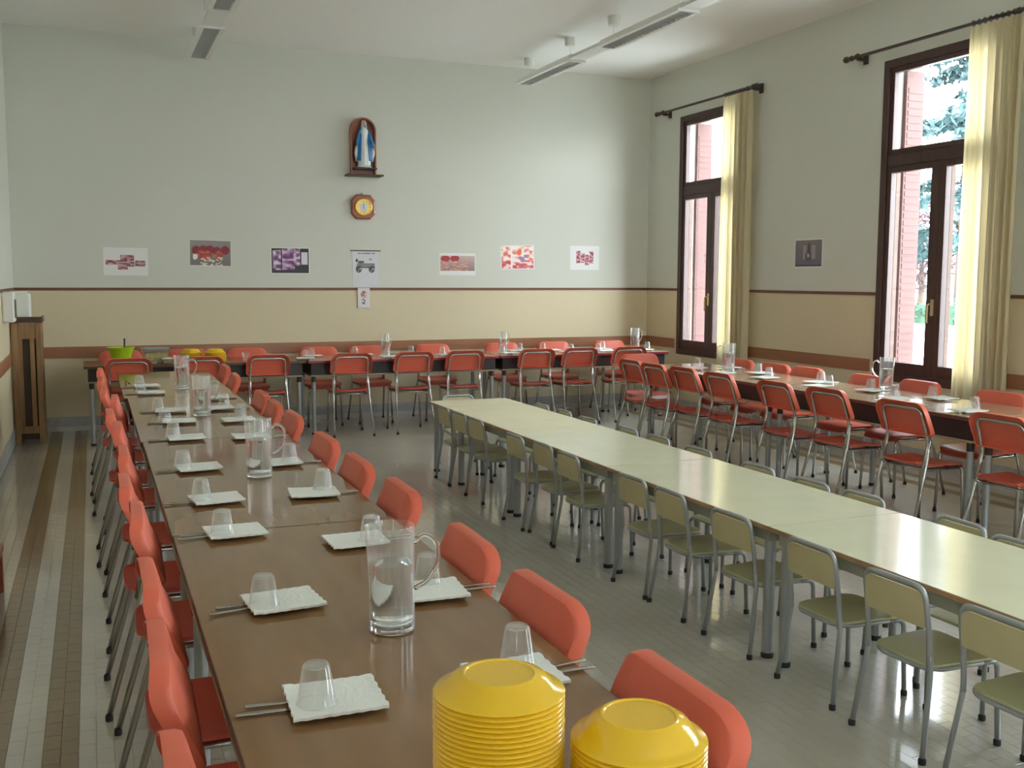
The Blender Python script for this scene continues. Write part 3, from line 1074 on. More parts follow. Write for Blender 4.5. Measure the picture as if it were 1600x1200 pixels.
CH, CT, CB, CW = 0.078, 0.0265, 0.0385, 0.0016
lathe(b, [(0, CH), (CT - 0.004, CH), (CT, CH - 0.004), (CB - 0.001, 0.003), (CB + 0.0015, 0.0), (CB - CW, 0.0), (CB - CW - 0.001, 0.004), (CT - CW, CH - 0.006), (CT - 0.006, CH - 0.007), (0, CH - 0.007)], 28)
cup_me = mesh('cup', b, M['cup'], smooth=True)
b = newbm()
lathe(b, [(0, 0), (CT - 0.004, 0), (CT, 0.004), (CB, CH), (CB - CW, CH), (CT - CW, 0.006), (0, 0.006)], 24)
cup_up_me = mesh('cup', b, M['cup'], smooth=True)

def fork_parts():
    b = newbm()
    hp = [(0.0, -0.10, 0.004), (0.0, -0.095, 0.005), (0, -0.03, 0.003), (0, 0.03, 0.006), (0, 0.045, 0.007)]
    tube(b, hp, 0.006, 8, rads=[0.006, 0.008, 0.005, 0.0035, 0.004], squash=0.35)
    h = mesh('handle', b, M['steel'], smooth='all')
    b = newbm()
    for k in range(4):
        x = -0.0105 + 0.007 * k
        tube(b, [(x * 0.5, 0.052, 0.0065), (x, 0.064, 0.004), (x, 0.082, 0.003), (x, 0.10, 0.006)], 0.0016, 6, squash=0.8)
    tube(b, [(0, 0.042, 0.0068), (0, 0.055, 0.006), (0, 0.066, 0.004)], 0.01, 10, rads=[0.004, 0.011, 0.0125], squash=0.14)
    return Proto('fork', [('handle', h), ('tines', mesh('tines', b, M['steel'], smooth=True))])
def knife_parts():
    b = newbm()
    tube(b, [(0, -0.11, 0.005), (0, -0.105, 0.0055), (0, -0.02, 0.0045), (0, 0.0, 0.004)], 0.006, 8, rads=[0.004, 0.0075, 0.006, 0.0055], squash=0.5)
    h = mesh('handle', b, M['steel'], smooth='all')
    b = newbm()
    pl = [(-0.0045, 0.0), (0.0045, 0.0), (0.0085, 0.015), (0.009, 0.08), (0.004, 0.10), (-0.0035, 0.105), (-0.005, 0.09)]
    t1 = [b.verts.new((x, y, 0.005)) for x, y in pl]
    t0 = [b.verts.new((x, y, 0.0036)) for x, y in pl]
    b.faces.new(t1)
    b.faces.new(t0[::-1])
    for i in range(len(pl)):
        j = (i + 1) % len(pl)
        b.faces.new((t1[i], t0[i], t0[j], t1[j]))
    return Proto('knife', [('handle', h), ('blade', mesh('blade', b, M['steel']))])
fork, knife = fork_parts(), knife_parts()

def setting(nx_, ny_, rot, side, who, grp, cup=None, cut=True, sx=1.0, sy=1.0, crumple=False):
    """napkin + upside-down cup + fork and knife slid under the napkin from the eater's side"""
    o = link('napkin', nap[rnd.randrange(5)], None, (nx_, ny_, ZT + (0.0105 if cut else 0.0005)), (0, 0, rot))
    o.scale = (sx, sy, 1)
    o.location.y -= 0.015
    tag(o, 'folded white paper napkin, %s, %s' % who, 'napkin', 'paper napkins ' + grp)
    if cup:
        q = link('cup', cup_me, None, (cup[0], cup[1], ZT + (0.0188 if cut else 0.0088)))
        tag(q, 'upturned clear plastic cup, %s, %s' % who, 'cup', 'plastic cups ' + grp)
    if cut:
        # cutlery lies along the eater's direction
        base = {'L': (-1, 0), 'R': (1, 0), 'B': (0, -1), 'T': (0, 1)}[side]
        rz = {'L': -PI / 2, 'R': PI / 2, 'B': 0, 'T': PI}[side]
        for j, (pr, off) in enumerate(((fork, 0.018), (knife, -0.018))):
            d = 0.075 + rnd.uniform(-0.012, 0.012)
            px = nx_ + base[0] * d + (0 if base[0] else off)
            py = ny_ + base[1] * d + (0 if base[1] else off)
            pr.place((px, py, ZT + 0.0004), rz + rnd.uniform(-0.1, 0.1) + rot, 'steel %s under a napkin, %s, %s' % (('fork', 'knife')[j], *who), pr.name, 'cutlery ' + grp)

left_set = [(0.415, 1.95, 0.375, 1.915), (0.425, 2.605, 0.372, 2.555), (0.405, 3.395, 0.360, 3.34), (0.405, 3.93, 0.348, 3.89), (0.405, 4.62, 0.336, 4.57),
            (0.425, 5.52, 0.36, 5.48), (0.44, 6.18, 0.36, 6.14), (0.43, 6.70, 0.352, 6.66), (0.37, 7.80, 0.298, 7.745), (0.36, 8.30, 0.31, 8.25)]
for k, (nx_, ny_, cx_, cy_) in enumerate(left_set):
    setting(nx_, ny_, rnd.uniform(-0.06, 0.10), 'L', (ORD[k] + ' from the camera', 'wall side of brown row'), 'on the brown row', (cx_, cy_))
right_set = [(0.79, 1.93, 0.82, 1.975), (0.80, 2.55, 0.815, 2.60), (0.745, 3.14, 0.785, 3.09), (0.765, 3.91, 0.808, 3.93), (0.755, 4.62, 0.795, 4.59), (0.745, 5.45, 0.785, 5.47),
             (0.765, 6.12, 0.785, 6.16), (0.72, 6.72, 0.76, 6.75), (0.73, 7.30, 0.77, 7.38)]
for k, (nx_, ny_, cx_, cy_) in enumerate(right_set):
    setting(nx_, ny_, rnd.uniform(-0.08, 0.08), 'R', (ORD[k] + ' from the camera', 'aisle side of brown row'), 'on the brown row', (cx_, cy_))
knife.place((0.245, 8.75, ZT + 0.0004), 0.05, 'lone steel knife lying lengthwise at the far end of the brown row', 'knife')

wset_l = [(5.14, 4.93, 5.22, 4.94), (5.20, 5.62, 5.27, 5.70), (5.22, 6.50, 5.30, 6.45), (5.25, 7.22, 5.30, 7.22), (5.16, 7.72, 5.24, 7.70), (5.20, 8.25, 5.28, 8.30)]
for k, (nx_, ny_, cx_, cy_) in enumerate(wset_l):
    setting(nx_, ny_, rnd.uniform(-0.1, 0.1), 'L', (ORD[k] + ' from the camera', 'room side of window row'), 'on the window row', (cx_, cy_))
wset_r = [(5.50, 5.52, 5.47, 5.55), (5.40, 6.10, 5.42, 6.12), (5.42, 6.74, 5.44, 6.72), (5.46, 7.60, 5.48, 7.62), (5.53, 8.17, 5.53, 8.17)]
for k, (nx_, ny_, cx_, cy_) in enumerate(wset_r):
    setting(nx_, ny_, rnd.uniform(-0.1, 0.1), 'R', (ORD[k] + ' from the camera', 'window side of window row'), 'on the window row', (cx_, cy_))
bset = [(2.02, 10.62, 2.03, 10.66, 'B'), (2.16, 10.92, 2.14, 10.90, 'T'), (2.72, 10.92, 2.62, 10.94, 'T'), (2.90, 10.57, 2.88, 10.60, 'B'), (3.30, 10.92, 3.24, 10.90, 'T'), (3.55, 10.60, 3.52, 10.65, 'B'),
        (4.30, 10.62, 4.22, 10.64, 'B'), (4.50, 10.95, 4.55, 10.92, 'T'), (4.94, 10.90, 4.83, 10.90, 'T'), (5.02, 10.60, 5.06, 10.62, 'B'), (5.50, 10.60, 5.42, 10.64, 'B'), (5.60, 10.92, 5.62, 10.92, 'T'), (6.00, 10.62, 6.10, 10.70, 'B')]
for k, (nx_, ny_, cx_, cy_, sd) in enumerate(bset):
    who = (ORD[k] + ' from the wooden stand', 'crimson-edged tables')
    setting(nx_, ny_, rnd.uniform(-0.1, 0.1), sd, who, 'on the back row', (cx_, cy_))
o = link('cup', cup_up_me, None, (0.80 + 0.62, 10.66, ZT + 0.0004))
tag(o, 'clear plastic cup standing beside the yellow bowls', 'cup')

# ------------------------------------------------------------------ water jugs
def jug(x, y, rz, label, fill=0.165, H=0.255, R=0.0545, s=1.0):
    root = empty('water_jug', (x, y, ZT + 0.0005), rz)
    root.scale = (s, s, s)
    tag(root, label, 'jug', 'glass water jugs')
    b = newbm()
    T = 0.0032
    prof = [(0, 0.0), (R - 0.006, 0.0), (R, 0.005), (R, 0.03), (R - 0.0005, H * 0.5), (R, H - 0.004), (R - 0.001, H), (R - T + 0.001, H), (R - T, H - 0.004), (R - T, 0.024), (R - T - 0.008, 0.017), (0, 0.015)]
    rings = lathe(b, prof, 48)
    for ring in rings[5:9]:           # small pouring lip on the -x side
        for v in ring:
            a_ = math.atan2(v.co.y, -v.co.x)
            k = math.exp(-(a_ / 0.28) ** 2)
            f = 1 + 0.22 * k * max(0, (v.co.z - (H - 0.02)) / 0.02)
            v.co.x *= f
            v.co.y *= f
    link('glass_body', mesh('glass_body', b, M['jug_wall'], smooth=True), root)
    b = newbm()
    lathe(b, [(0, 0.0006), (R - 0.0065, 0.0006), (R - 0.0035, 0.004), (R - 0.0035, 0.0135), (0, 0.0135)], 40)
    link('glass_base', mesh('glass_base', b, M['glass'], smooth=True), root)
    b = newbm()
    hp = fillet([(R - 0.001, 0, H - 0.045), (R + 0.02, 0, H - 0.02), (R + 0.055, 0, H - 0.04), (R + 0.055, 0, H - 0.10), (R + 0.03, 0, H - 0.14), (R - 0.001, 0, H - 0.155)], 0.045, 6)
    tube(b, hp, 0.0055, 10)
    link('handle', mesh('handle', b, M['glass'], smooth='all'), root)
    b = newbm()
    q = R - T - 0.0004
    lathe(b, [(0, 0.0155), (q - 0.008, 0.0175), (q, 0.0245), (q, fill), (0, fill)], 40)
    link('water', mesh('water', b, M['water'], smooth=True), root)
jug(0.636, 2.312, 0.0 - 0.28, 'clear glass water jug nearest the camera, behind the yellow plates')
jug(0.628, 4.36, -0.30, 'clear glass water jug second from the camera on the brown row', s=0.97)
jug(0.595, 6.44, -0.30, 'clear glass water jug third from the camera on the brown row', s=0.96)
jug(0.604, 8.05, -0.4, 'tall clear glass water jug farthest away on the brown row', s=1.0)
jug(5.40, 7.97, 2.7, 'glass water jug on the window row beside the corner window', s=1.0)
jug(5.62, 6.24 - 0.06, 2.7, 'glass water jug on the window row in front of the second window', s=0.97)
jug(2.92, 10.80, -1.2, 'glass water jug nearest the poster on the back row', s=0.95)
jug(4.31, 10.85, -1.2, 'glass water jug in the middle of the crimson-edged tables', s=0.95)
jug(6.02, 10.86, -1.2, 'glass water jug at the corner end of the crimson-edged tables', s=1.0)

# ------------------------------------------------------------------ yellow plates
def plate_mesh(R, F, h, deep):
    """upside-down: rim at z=0, foot ring on top at z=h"""
    b = newbm()
    t = 0.0030
    if deep:
        outer = [(R - 0.0015, 0.0), (R, 0.0022), (R - 0.002, 0.0045), (R - 0.010, 0.006), (R - 0.018, 0.013), (R - 0.030, h - 0.010), (F + 0.004, h - 0.003), (F + 0.001, h - 0.001), (F, h), (F - 0.004, h), (F - 0.0055, h - 0.0022), (0, h - 0.0022)]
    else:
        outer = [(R - 0.0015, 0.0), (R, 0.0022), (R - 0.002, 0.0045), (R - 0.016, 0.009), (R - 0.030, h - 0.006), (F + 0.003, h - 0.002), (F + 0.001, h - 0.0006), (F, h), (F - 0.004, h), (F - 0.0055, h - 0.0022), (0, h - 0.0022)]
    inner = [(max(r - 0.001, 0), z - t) for r, z in reversed(outer[3:-4])]
    inner = [(0, h - 0.0022 - t)] + [(r - 0.0008, z) for r, z in inner] + [(R - 0.006, 0.0)]
    lathe(b, outer + [], 56)
    rings = lathe(b, inner, 56)
    # close lip
    bmesh.ops.remove_doubles(b, verts=b.verts, dist=1e-5)
    lip_o = [v for v in b.verts if abs(v.co.z) < 1e-6 and abs(math.hypot(v.co.x, v.co.y) - (R - 0.0015)) < 1e-4]
    lip_i = [v for v in b.verts if abs(v.co.z) < 1e-6 and abs(math.hypot(v.co.x, v.co.y) - (R - 0.006)) < 1e-4]
    key = lambda v: math.atan2(v.co.y, v.co.x)
    lip_o.sort(key=key)
    lip_i.sort(key=key)
    n = len(lip_o)
    for i in range(n):
        b.faces.new((lip_o[i], lip_o[(i + 1) % n], lip_i[(i + 1) % n], lip_i[i]))
    return mesh('plate' if not deep else 'bowl', b, M['yellow'], smooth=True)
pm = plate_mesh(0.1035, 0.0585, 0.030, False)
bmh = plate_mesh(0.107, 0.0605, 0.040, True)
P1, PZ = (0.567, 1.440), 0.0061
NP = 25
ztop = 0.9600
pitch = (ztop - ZT - 0.0005) / (NP - 1)
for k in range(NP):
    j = 0.0004
    o = link('plate', pm, None, (P1[0] + rnd.uniform(-j, j), P1[1] + rnd.uniform(-j, j), ztop - pitch * k), (0, 0, rnd.uniform(0, 6)))
    lab = 'yellow plate upside down at the top of the taller stack' if k == 0 else 'yellow plate %s from the top of the taller stack' % (ORD[k] if k < 30 else 'lowest and farthest')
    tag(o, lab, 'plate', 'yellow plates in the taller stack')
P2 = (0.768, 1.352)
NB, zt2 = 16, 0.886
pitch = (zt2 - ZT - 0.0005) / (NB - 1)
for k in range(NB):
    o = link('bowl', bmh, None, (P2[0] + rnd.uniform(-j, j), P2[1] + rnd.uniform(-j, j), zt2 - pitch * k), (0, 0, rnd.uniform(0, 6)))
    lab = 'yellow soup bowl upside down at the top of the lower stack' if k == 0 else 'yellow soup bowl %s from the top of the lower stack' % ORD[k]
    tag(o, lab, 'bowl', 'yellow soup bowls in the lower stack')

# ------------------------------------------------------------------ things on the back brown table
root = empty('serving_bowl', (0.240, 10.62, ZT + 0.0005))
tag(root, 'lime green plastic salad bowl with a black serving spoon', 'bowl')
b = newbm()
lathe(b, [(0, 0), (0.065, 0), (0.07, 0.006), (0.095, 0.07), (0.122, 0.155), (0.128, 0.16), (0.126, 0.163), (0.118, 0.158), (0.091, 0.072), (0.066, 0.012), (0, 0.010)], 32)
link('bowl_body', mesh('bowl_body', b, M['lime'], smooth=True), root)
sp = empty('serving_spoon', (0.265, 10.63, ZT + 0.02))
tag(sp, 'black serving spoon standing in the lime green bowl', 'spoon')
b = newbm()
tube(b, [(0.0, 0.0, 0.02), (0.006, 0.01, 0.10), (0.01, 0.02, 0.225)], 0.007, 8, rads=[0.006, 0.006, 0.009])
link('handle', mesh('handle', b, M['black'], smooth='all'), sp)
b = newbm()
lathe(b, [(0, -0.004), (0.02, 0.0), (0.026, 0.01), (0.024, 0.011), (0.0, 0.004)], 14, 0, 0, 0.012)
link('spoon_head', mesh('spoon_head', b, M['black'], smooth=True), sp)
def tub(x, y, w_, d_, h_, lidm, label, foodh=0.6, z=0.0):
    r = empty('food_container', (x, y, ZT + 0.0005 + z))
    tag(r, label, 'container', 'food containers by the green bowl')
    b = newbm()
    t = 0.003
    a0, a1 = 0.88, 1.0
    def ring(s, z_):
        return [b.verts.new((sx * w_ / 2 * s, sy * d_ / 2 * s, z_)) for sx, sy in ((-1, -1), (1, -1), (1, 1), (-1, 1))]
    r0, r1, r2_, r3 = ring(a0, 0), ring(a1, h_), ring(a1 - 0.03, h_), ring(a0 - 0.03, t)
    b.faces.new(r0[::-1])
    for p, q in ((r0, r1), (r1, r2_), (r2_, r3)):
        for i in range(4):
            b.faces.new((p[i], p[(i + 1) % 4], q[(i + 1) % 4], q[i]))
    b.faces.new(r3)
    link('tub_body', mesh('tub_body', b, M['tub'], bevel=0.0), r)
    b = newbm()
    box(b, -w_ * 0.41, w_ * 0.41, -d_ * 0.41, d_ * 0.41, t + 0.001, h_ * foodh)
    link('food', mesh('food', b, M['food'], bevel=0.004), r)
    if lidm:
        b = newbm()
        box(b, -w_ / 2 - 0.006, w_ / 2 + 0.006, -d_ / 2 - 0.006, d_ / 2 + 0.006, h_, h_ + 0.008)
        box(b, -w_ / 2 + 0.015, w_ / 2 - 0.015, -d_ / 2 + 0.015, d_ / 2 - 0.015, h_ + 0.0081, h_ + 0.014)
        link('container_lid', mesh('container_lid', b, lidm, bevel=0.003), r)
tub(0.555, 10.66, 0.25, 0.18, 0.135, M['lidblue'], 'large clear food container with a grey-blue lid', 0.75)
tub(0.66, 10.51, 0.10, 0.08, 0.045, M['white'], 'small clear food container with white lid before the large one', 0.7)
tub(0.50, 10.50, 0.13, 0.09, 0.03, None, 'low open clear tray in front of the large food container', 0.5)
for k, (x, y, z_) in enumerate(((0.895, 10.72, 0.0), (1.125, 10.68, 0.0))):
    for q in range(11):
        o = link('bowl', bmh, None, (x, y, ZT + 0.0005 + 0.0085 * q), (0, 0, q))
        tag(o, 'yellow bowl upside down, %s from the table in the back %s stack' % (ORD[q], ('left-hand', 'clock-side')[k] if k else 'container-side'), 'bowl', 'yellow bowls on the back brown table')

# ------------------------------------------------------------------ stand in the corner, paper dispenser, wall box
root = empty('wooden_stand', (-0.59, 10.98, 0))
tag(root, 'tall wooden stand with a dark tray top in the far left-hand corner', 'stand')
sx0, sx1, sy0, sy1 = -0.135, 0.125, -0.18, 0.22
for (x, y) in ((sx0, sy0), (sx1 - 0.05, sy0), (sx0, sy1 - 0.05), (sx1 - 0.05, sy1 - 0.05)):
    b = newbm()
    box(b, x, x + 0.05, y, y + 0.05, 0.0, 1.165)
    link('post', mesh('post', b, M['wood'], bevel=0.003), root)
for nm, q in (('front_rail', (sx0 + 0.05, sx1 - 0.05, sy0 + 0.004, sy0 + 0.03, 1.01, 1.16)), ('front_rail', (sx0 + 0.05, sx1 - 0.05, sy0 + 0.004, sy0 + 0.03, 0.10, 0.17)),
              ('side_rail', (sx1 - 0.03, sx1 - 0.004, sy0 + 0.05, sy1 - 0.05, 1.05, 1.16)), ('side_rail', (sx1 - 0.03, sx1 - 0.004, sy0 + 0.05, sy1 - 0.05, 0.10, 0.17)),
              ('front_slat', (-0.085, -0.045, sy0 + 0.008, sy0 + 0.026, 0.17, 1.01)), ('front_slat', (0.02, 0.06, sy0 + 0.008, sy0 + 0.026, 0.17, 1.01)),
              ('side_slat', (sx1 - 0.026, sx1 - 0.008, sy0 + 0.06, sy0 + 0.13, 0.17, 1.05)), ('side_slat', (sx1 - 0.026, sx1 - 0.008, sy0 + 0.21, sy0 + 0.28, 0.17, 1.05))):
    b = newbm()
    box(b, *q)
    link(nm, mesh(nm, b, M['wood'], bevel=0.002), root)
b = newbm()
box(b, sx0 + 0.02, sx1 - 0.02, sy0 + 0.04, sy1 - 0.02, 0.04, 0.10)
box(b, sx0 + 0.03, sx1 - 0.035, sy0 + 0.05, sy0 + 0.06, 0.10, 1.10)
link('inner_panel', mesh('inner_panel', b, M['wood_dark']), root)
b = newbm()
box(b, sx0 - 0.012, sx1 + 0.012, sy0 - 0.012, sy1 + 0.012, 1.1652, 1.20)
box(b, sx0 - 0.012, sx1 + 0.012, sy0 - 0.012, sy0, 1.2001, 1.222)
box(b, sx1, sx1 + 0.012, sy0, sy1 + 0.012, 1.2001, 1.222)
link('tray_top', mesh('tray_top', b, M['wood_dark'], bevel=0.002), root)
root = empty('paper_towel_pack', (-0.63, 10.99, 1.2005))
tag(root, 'white pack of paper towels on the wooden stand', 'paper towels')
b = newbm()
box(b, -0.085, 0.075, -0.09, 0.10, 0, 0.245)
link('pack_body', mesh('pack_body', b, M['napkin'], bevel=0.018), root)
b = newbm()
box(b, -0.06, 0.05, -0.06, 0.07, 0.2455, 0.262)
link('top_towel', mesh('top_towel', b, M['napkin'], bevel=0.003), root)
root = empty('wall_dispenser', (XL, 10.15, 1.2))
tag(root, 'white soap dispenser with dark window on the wall beside the stand', 'dispenser')
b = newbm()
box(b, 0.0005, 0.10, -0.11, 0.11, 0.0, 0.27)
link('dispenser_body', mesh('dispenser_body', b, M['white'], bevel=0.015), root)
b = newbm()
box(b, 0.1002, 0.106, -0.08, 0.08, 0.04, 0.20)
link('dispenser_window', mesh('dispenser_window', b, M['black'], bevel=0.002), root)
root = empty('low_bench', (-0.60, 5.0, 0))
tag(root, 'low dark wooden bench at the wall, cut by the picture edge', 'bench')
b = newbm()
box(b, -0.13, 0.135, -0.75, 0.75, 0.21, 0.245)
link('bench_top', mesh('bench_top', b, M['redwood'], bevel=0.004), root)
for y in (-0.74, 0.69):
    b = newbm()
    box(b, -0.12, 0.13, y, y + 0.05, 0, 0.2098)
    link('bench_end', mesh('bench_end', b, M['redwood'], bevel=0.003), root)

# ------------------------------------------------------------------ ceiling lights
def ceiling_light(x, y0, y1, label, joiner):
    root = empty('ceiling_light', (x, (y0 + y1) / 2, 3.83))
    tag(root, label, 'ceiling light', 'hanging fluorescent lights')
    L = (y1 - y0) / 2
    b = newbm()
    sec = [(-0.115, 0.0), (-0.06, 0.075), (0.06, 0.075), (0.115, 0.0)]
    # open-bottomed housing: sides, top, ends
    ring0 = [b.verts.new((px, -L, pz)) for px, pz in sec]
    ring1 = [b.verts.new((px, L, pz)) for px, pz in sec]
    inn = [(-0.072, 0.0), (-0.045, 0.05), (0.045, 0.05), (0.072, 0.0)]
    i0 = [b.verts.new((px, -L + 0.02, pz)) for px, pz in inn]
    i1 = [b.verts.new((px, L - 0.02, pz)) for px, pz in inn]
    for i in range(3):
        b.faces.new((ring0[i], ring0[i + 1], ring1[i + 1], ring1[i]))
        b.faces.new((i0[i], i1[i], i1[i + 1], i0[i + 1]))
    b.faces.new(ring0)
    b.faces.new(ring1[::-1])
    b.faces.new(i0)
    b.faces.new(i1[::-1])
    b.faces.new((ring0[0], i0[0], i1[0], ring1[0]))
    b.faces.new((ring0[3], ring1[3], i1[3], i0[3]))
    b.faces.new((ring0[0], ring0[3], i0[3], i0[0]))
    b.faces.new((ring1[0], i1[0], i1[3], ring1[3]))
    hs = link('housing', mesh('housing', b, M['white']), root)
    b = newbm()
    tube(b, [(0, -L + 0.03, 0.034), (0, L - 0.03, 0.034)], 0.013, 10)
    link('fluorescent_tube', mesh('fluorescent_tube', b, M['paper'], smooth=True), root)
    n = int((y1 - y0) / 0.075)
    b = newbm()
    box(b, -0.070, 0.070, -0.001, 0.001, 0.001, 0.024)
    sm = mesh('louvre_slat', b, M['louvre'])
    for k in range(n):
        link('louvre_slat', sm, root, (0, -L + 0.04 + (2 * L - 0.08) * k / (n - 1), 0))
    if joiner:
        b = newbm()
        box(b, -0.09, 0.09, -L - joiner + 0.004, -L - 0.001, 0.02, 0.045)
        box(b, -0.035, 0.035, -L - joiner + 0.004, -L - 0.001, 0.0452, 0.075)
        link('joining_channel', mesh('joining_channel', b, M['white'], bevel=0.002), root)
    for y in (-L + 0.15, L - 0.15):
        b = newbm()
        tube(b, [(0, y, 0.075), (0, y, ZC - 3.83 - 0.08)], 0.0025, 6)
        wmesh = mesh('hanging_wire', b, M['white'])
        link('hanging_wire', wmesh, root)
        b = newbm()
        lathe(b, [(0, -0.085), (0.05, -0.085), (0.055, -0.08), (0.06, 0), (0, 0)], 16, 0, y, ZC - 3.83)
        link('ceiling_rose', mesh('ceiling_rose', b, M['white'], smooth=True), root)
LR = [(9.83, 11.22), (7.66, 9.16), (5.50, 7.02)]
for k, (a, c) in enumerate(LR):
    ceiling_light(4.71, a, c, 'white louvred ceiling light, %s from the back wall, window-side line' % ORD[k], 0.64 if k < 2 else 0)
for k, (a, c) in enumerate(LR[:2]):
    ceiling_light(1.085, a, c, 'white louvred ceiling light, %s from the back wall, above the brown row' % ORD[k], 0.64 if k < 1 else 0)

# ------------------------------------------------------------------ clock, shrine, pictures
def vcol_mat():
    m = bpy.data.materials.new('printed_ink')
    m.use_nodes = True
    t = m.node_tree
    a = t.nodes.new('ShaderNodeVertexColor')
    a.layer_name = 'ink'
    t.links.new(a.outputs[0], t.nodes['Principled BSDF'].inputs['Base Color'])
    t.nodes['Principled BSDF'].inputs['Roughness'].default_value = 0.45
    return m
M['ink'] = vcol_mat()
def lin(c):
    return tuple(((v / 255) / 12.92 if v / 255 <= 0.04045 else ((v / 255 + 0.055) / 1.055) ** 2.4) for v in c)
def print_mesh(w_, h_, nx_, ny_, fn):
    """flat printed sheet in the xz plane facing -y; fn(u,v)->sRGB or None"""
    me = bpy.data.meshes.new('print')
    vs = [((i / nx_ - 0.5) * w_, 0, (j / ny_ - 0.5) * h_) for j in range(ny_ + 1) for i in range(nx_ + 1)]
    fs, cols = [], []
    for j in range(ny_):
        for i in range(nx_):
            c_ = fn((i + 0.5) / nx_, (j + 0.5) / ny_)
            if c_ is None:
                continue
            q = j * (nx_ + 1) + i
            fs.append((q, q + 1, q + nx_ + 2, q + nx_ + 1))
            cols += [(*lin(c_), 1)] * 4
    me.from_pydata(vs, [], fs)
    ca = me.color_attributes.new('ink', 'BYTE_COLOR', 'CORNER')
    for k, c_ in enumerate(cols):
        ca.data[k].color = c_
    me.materials.append(M['ink'])
    return me
def mixc(a, c, t):
    t = max(0, min(1, t))
    return tuple(a[i] * (1 - t) + c[i] * t for i in range(3))
def blob(u, v, cx_, cy_, rx, ry):
    return ((u - cx_) / rx) ** 2 + ((v - cy_) / ry) ** 2 < 1
def hsh(u, v, k=1.0):
    s = math.sin(u * 127.1 * k + v * 311.7 * k) * 43758.5453
    return s - math.floor(s)
def vnoise(u, v, f):
    x, y = u * f, v * f
    i, j = math.floor(x), math.floor(y)
    a, c_ = x - i, y - j
    h = lambda p, q: hsh(p * 0.13 + 0.7, q * 0.17 + 0.3)
    return (h(i, j) * (1 - a) + h(i + 1, j) * a) * (1 - c_) + (h(i, j + 1) * (1 - a) + h(i + 1, j + 1) * a) * c_

def p_blossom(u, v):      # panels of pink blossom on a pale ground
    for (a, c_, d, e) in ((0.0, 0.40, 0.32, 0.62), (0.30, 0.55, 0.02, 0.60), (0.36, 0.72, 0.20, 0.98), (0.74, 1.0, 0.26, 0.62)):
        if a <= u <= c_ and d <= v <= e:
            n = vnoise(u, v, 14)
            return mixc((205, 180, 180), (120, 45, 60), n * 1.5 - 0.3)
    return None
def p_tulips(u, v):
    c_ = mixc((120, 112, 108), (150, 142, 140), v)
    for k, (cx_, cy_) in enumerate(((0.15, 0.60), (0.32, 0.62), (0.48, 0.64), (0.66, 0.58), (0.86, 0.62), (0.42, 0.42), (0.26, 0.44), (0.70, 0.42))):
        if blob(u, v, cx_, cy_, 0.11, 0.17):
            c_ = mixc((150, 35, 50), (220, 120, 90) if k > 4 else (120, 30, 45), vnoise(u, v, 16))
    if v < 0.36 and 0.25 < u < 0.8 and vnoise(u, v, 22) > 0.55:
        c_ = (230, 215, 190)
    if blob(u, v, 0.12, 0.34, 0.06, 0.12):
        c_ = (235, 235, 235)
    return c_
def p_purple(u, v):
    if v < 0.12 or (u > 0.62 and v < 0.30):
        return (45, 45, 48)
    if u < 0.29 and (u < 0.03 or u > 0.25 or v > 0.92):
        return (40, 38, 42)
    if u > 0.76:
        if v > 0.86:
            return (30, 30, 32)
        if u < 0.80 or u > 0.97 or v < 0.34:
            return (60, 58, 62)
        return (225, 222, 228)
    n = vnoise(u, v, 13)
    return mixc((230, 220, 235), (110, 50, 110), n * 1.7 - 0.4 + (0.25 if 0.3 < u < 0.6 else 0))
def p_roses(u, v):
    c_ = mixc((150, 125, 120), (205, 180, 178), v)
    for cx_, cy_ in ((0.15, 0.80), (0.42, 0.82)):
        if blob(u, v, cx_, cy_, 0.13, 0.20):
            c_ = (170, 55, 60)
    if v < 0.65 and vnoise(u, v, 15) > 0.52 and u < 0.8:
        c_ = mixc((190, 95, 85), (235, 205, 190), hsh(u, v))
    return c_
def p_flowers(u, v):
    if 0.28 < u < 0.34 and v < 0.9:
        return (245, 240, 238)
    n = vnoise(u, v, 12)
    c_ = mixc((250, 238, 232), (225, 90, 80), n * 2 - 0.75)
    if v < 0.33:
        c_ = mixc(c_, (205, 60, 75), 0.6 if n > 0.4 else 0.1)
    if blob(u, v, 0.55, 0.70, 0.07, 0.13):
        c_ = (240, 110, 50)
    if blob(u, v, 0.68, 0.46, 0.14, 0.16) and n > 0.45:
        c_ = (170, 130, 165)
    return c_
def p_panels(u, v):
    k = int(u * 4)
    lo_ = (0.12, 0.16, 0.0, 0.12)[min(k, 3)]
    hi_ = (0.95, 0.80, 0.70, 0.92)[min(k, 3)]
    if not (lo_ <= v <= hi_) or (u * 4 - k) < 0.06:
        return None
    return mixc((225, 190, 195), (140, 35, 55), vnoise(u, v, 15) * 1.7 - 0.3)
def p_vase(u, v):
    c_ = mixc((105, 100, 118), (125, 118, 120), v)
    for cx_ in (0.36, 0.70):
        if abs(u - cx_) < 0.07 and 0.28 < v < 0.80:
            c_ = (160, 148, 158)
    if blob(u, v, 0.50, 0.38, 0.12, 0.20):
        c_ = (92, 86, 92)
    if blob(u, v, 0.50, 0.43, 0.05, 0.10):
        c_ = (175, 172, 182)
    if blob(u, v, 0.52, 0.68, 0.05, 0.22):
        c_ = (82, 70, 78)
    if v < 0.06:
        c_ = (70, 66, 80)
    return c_
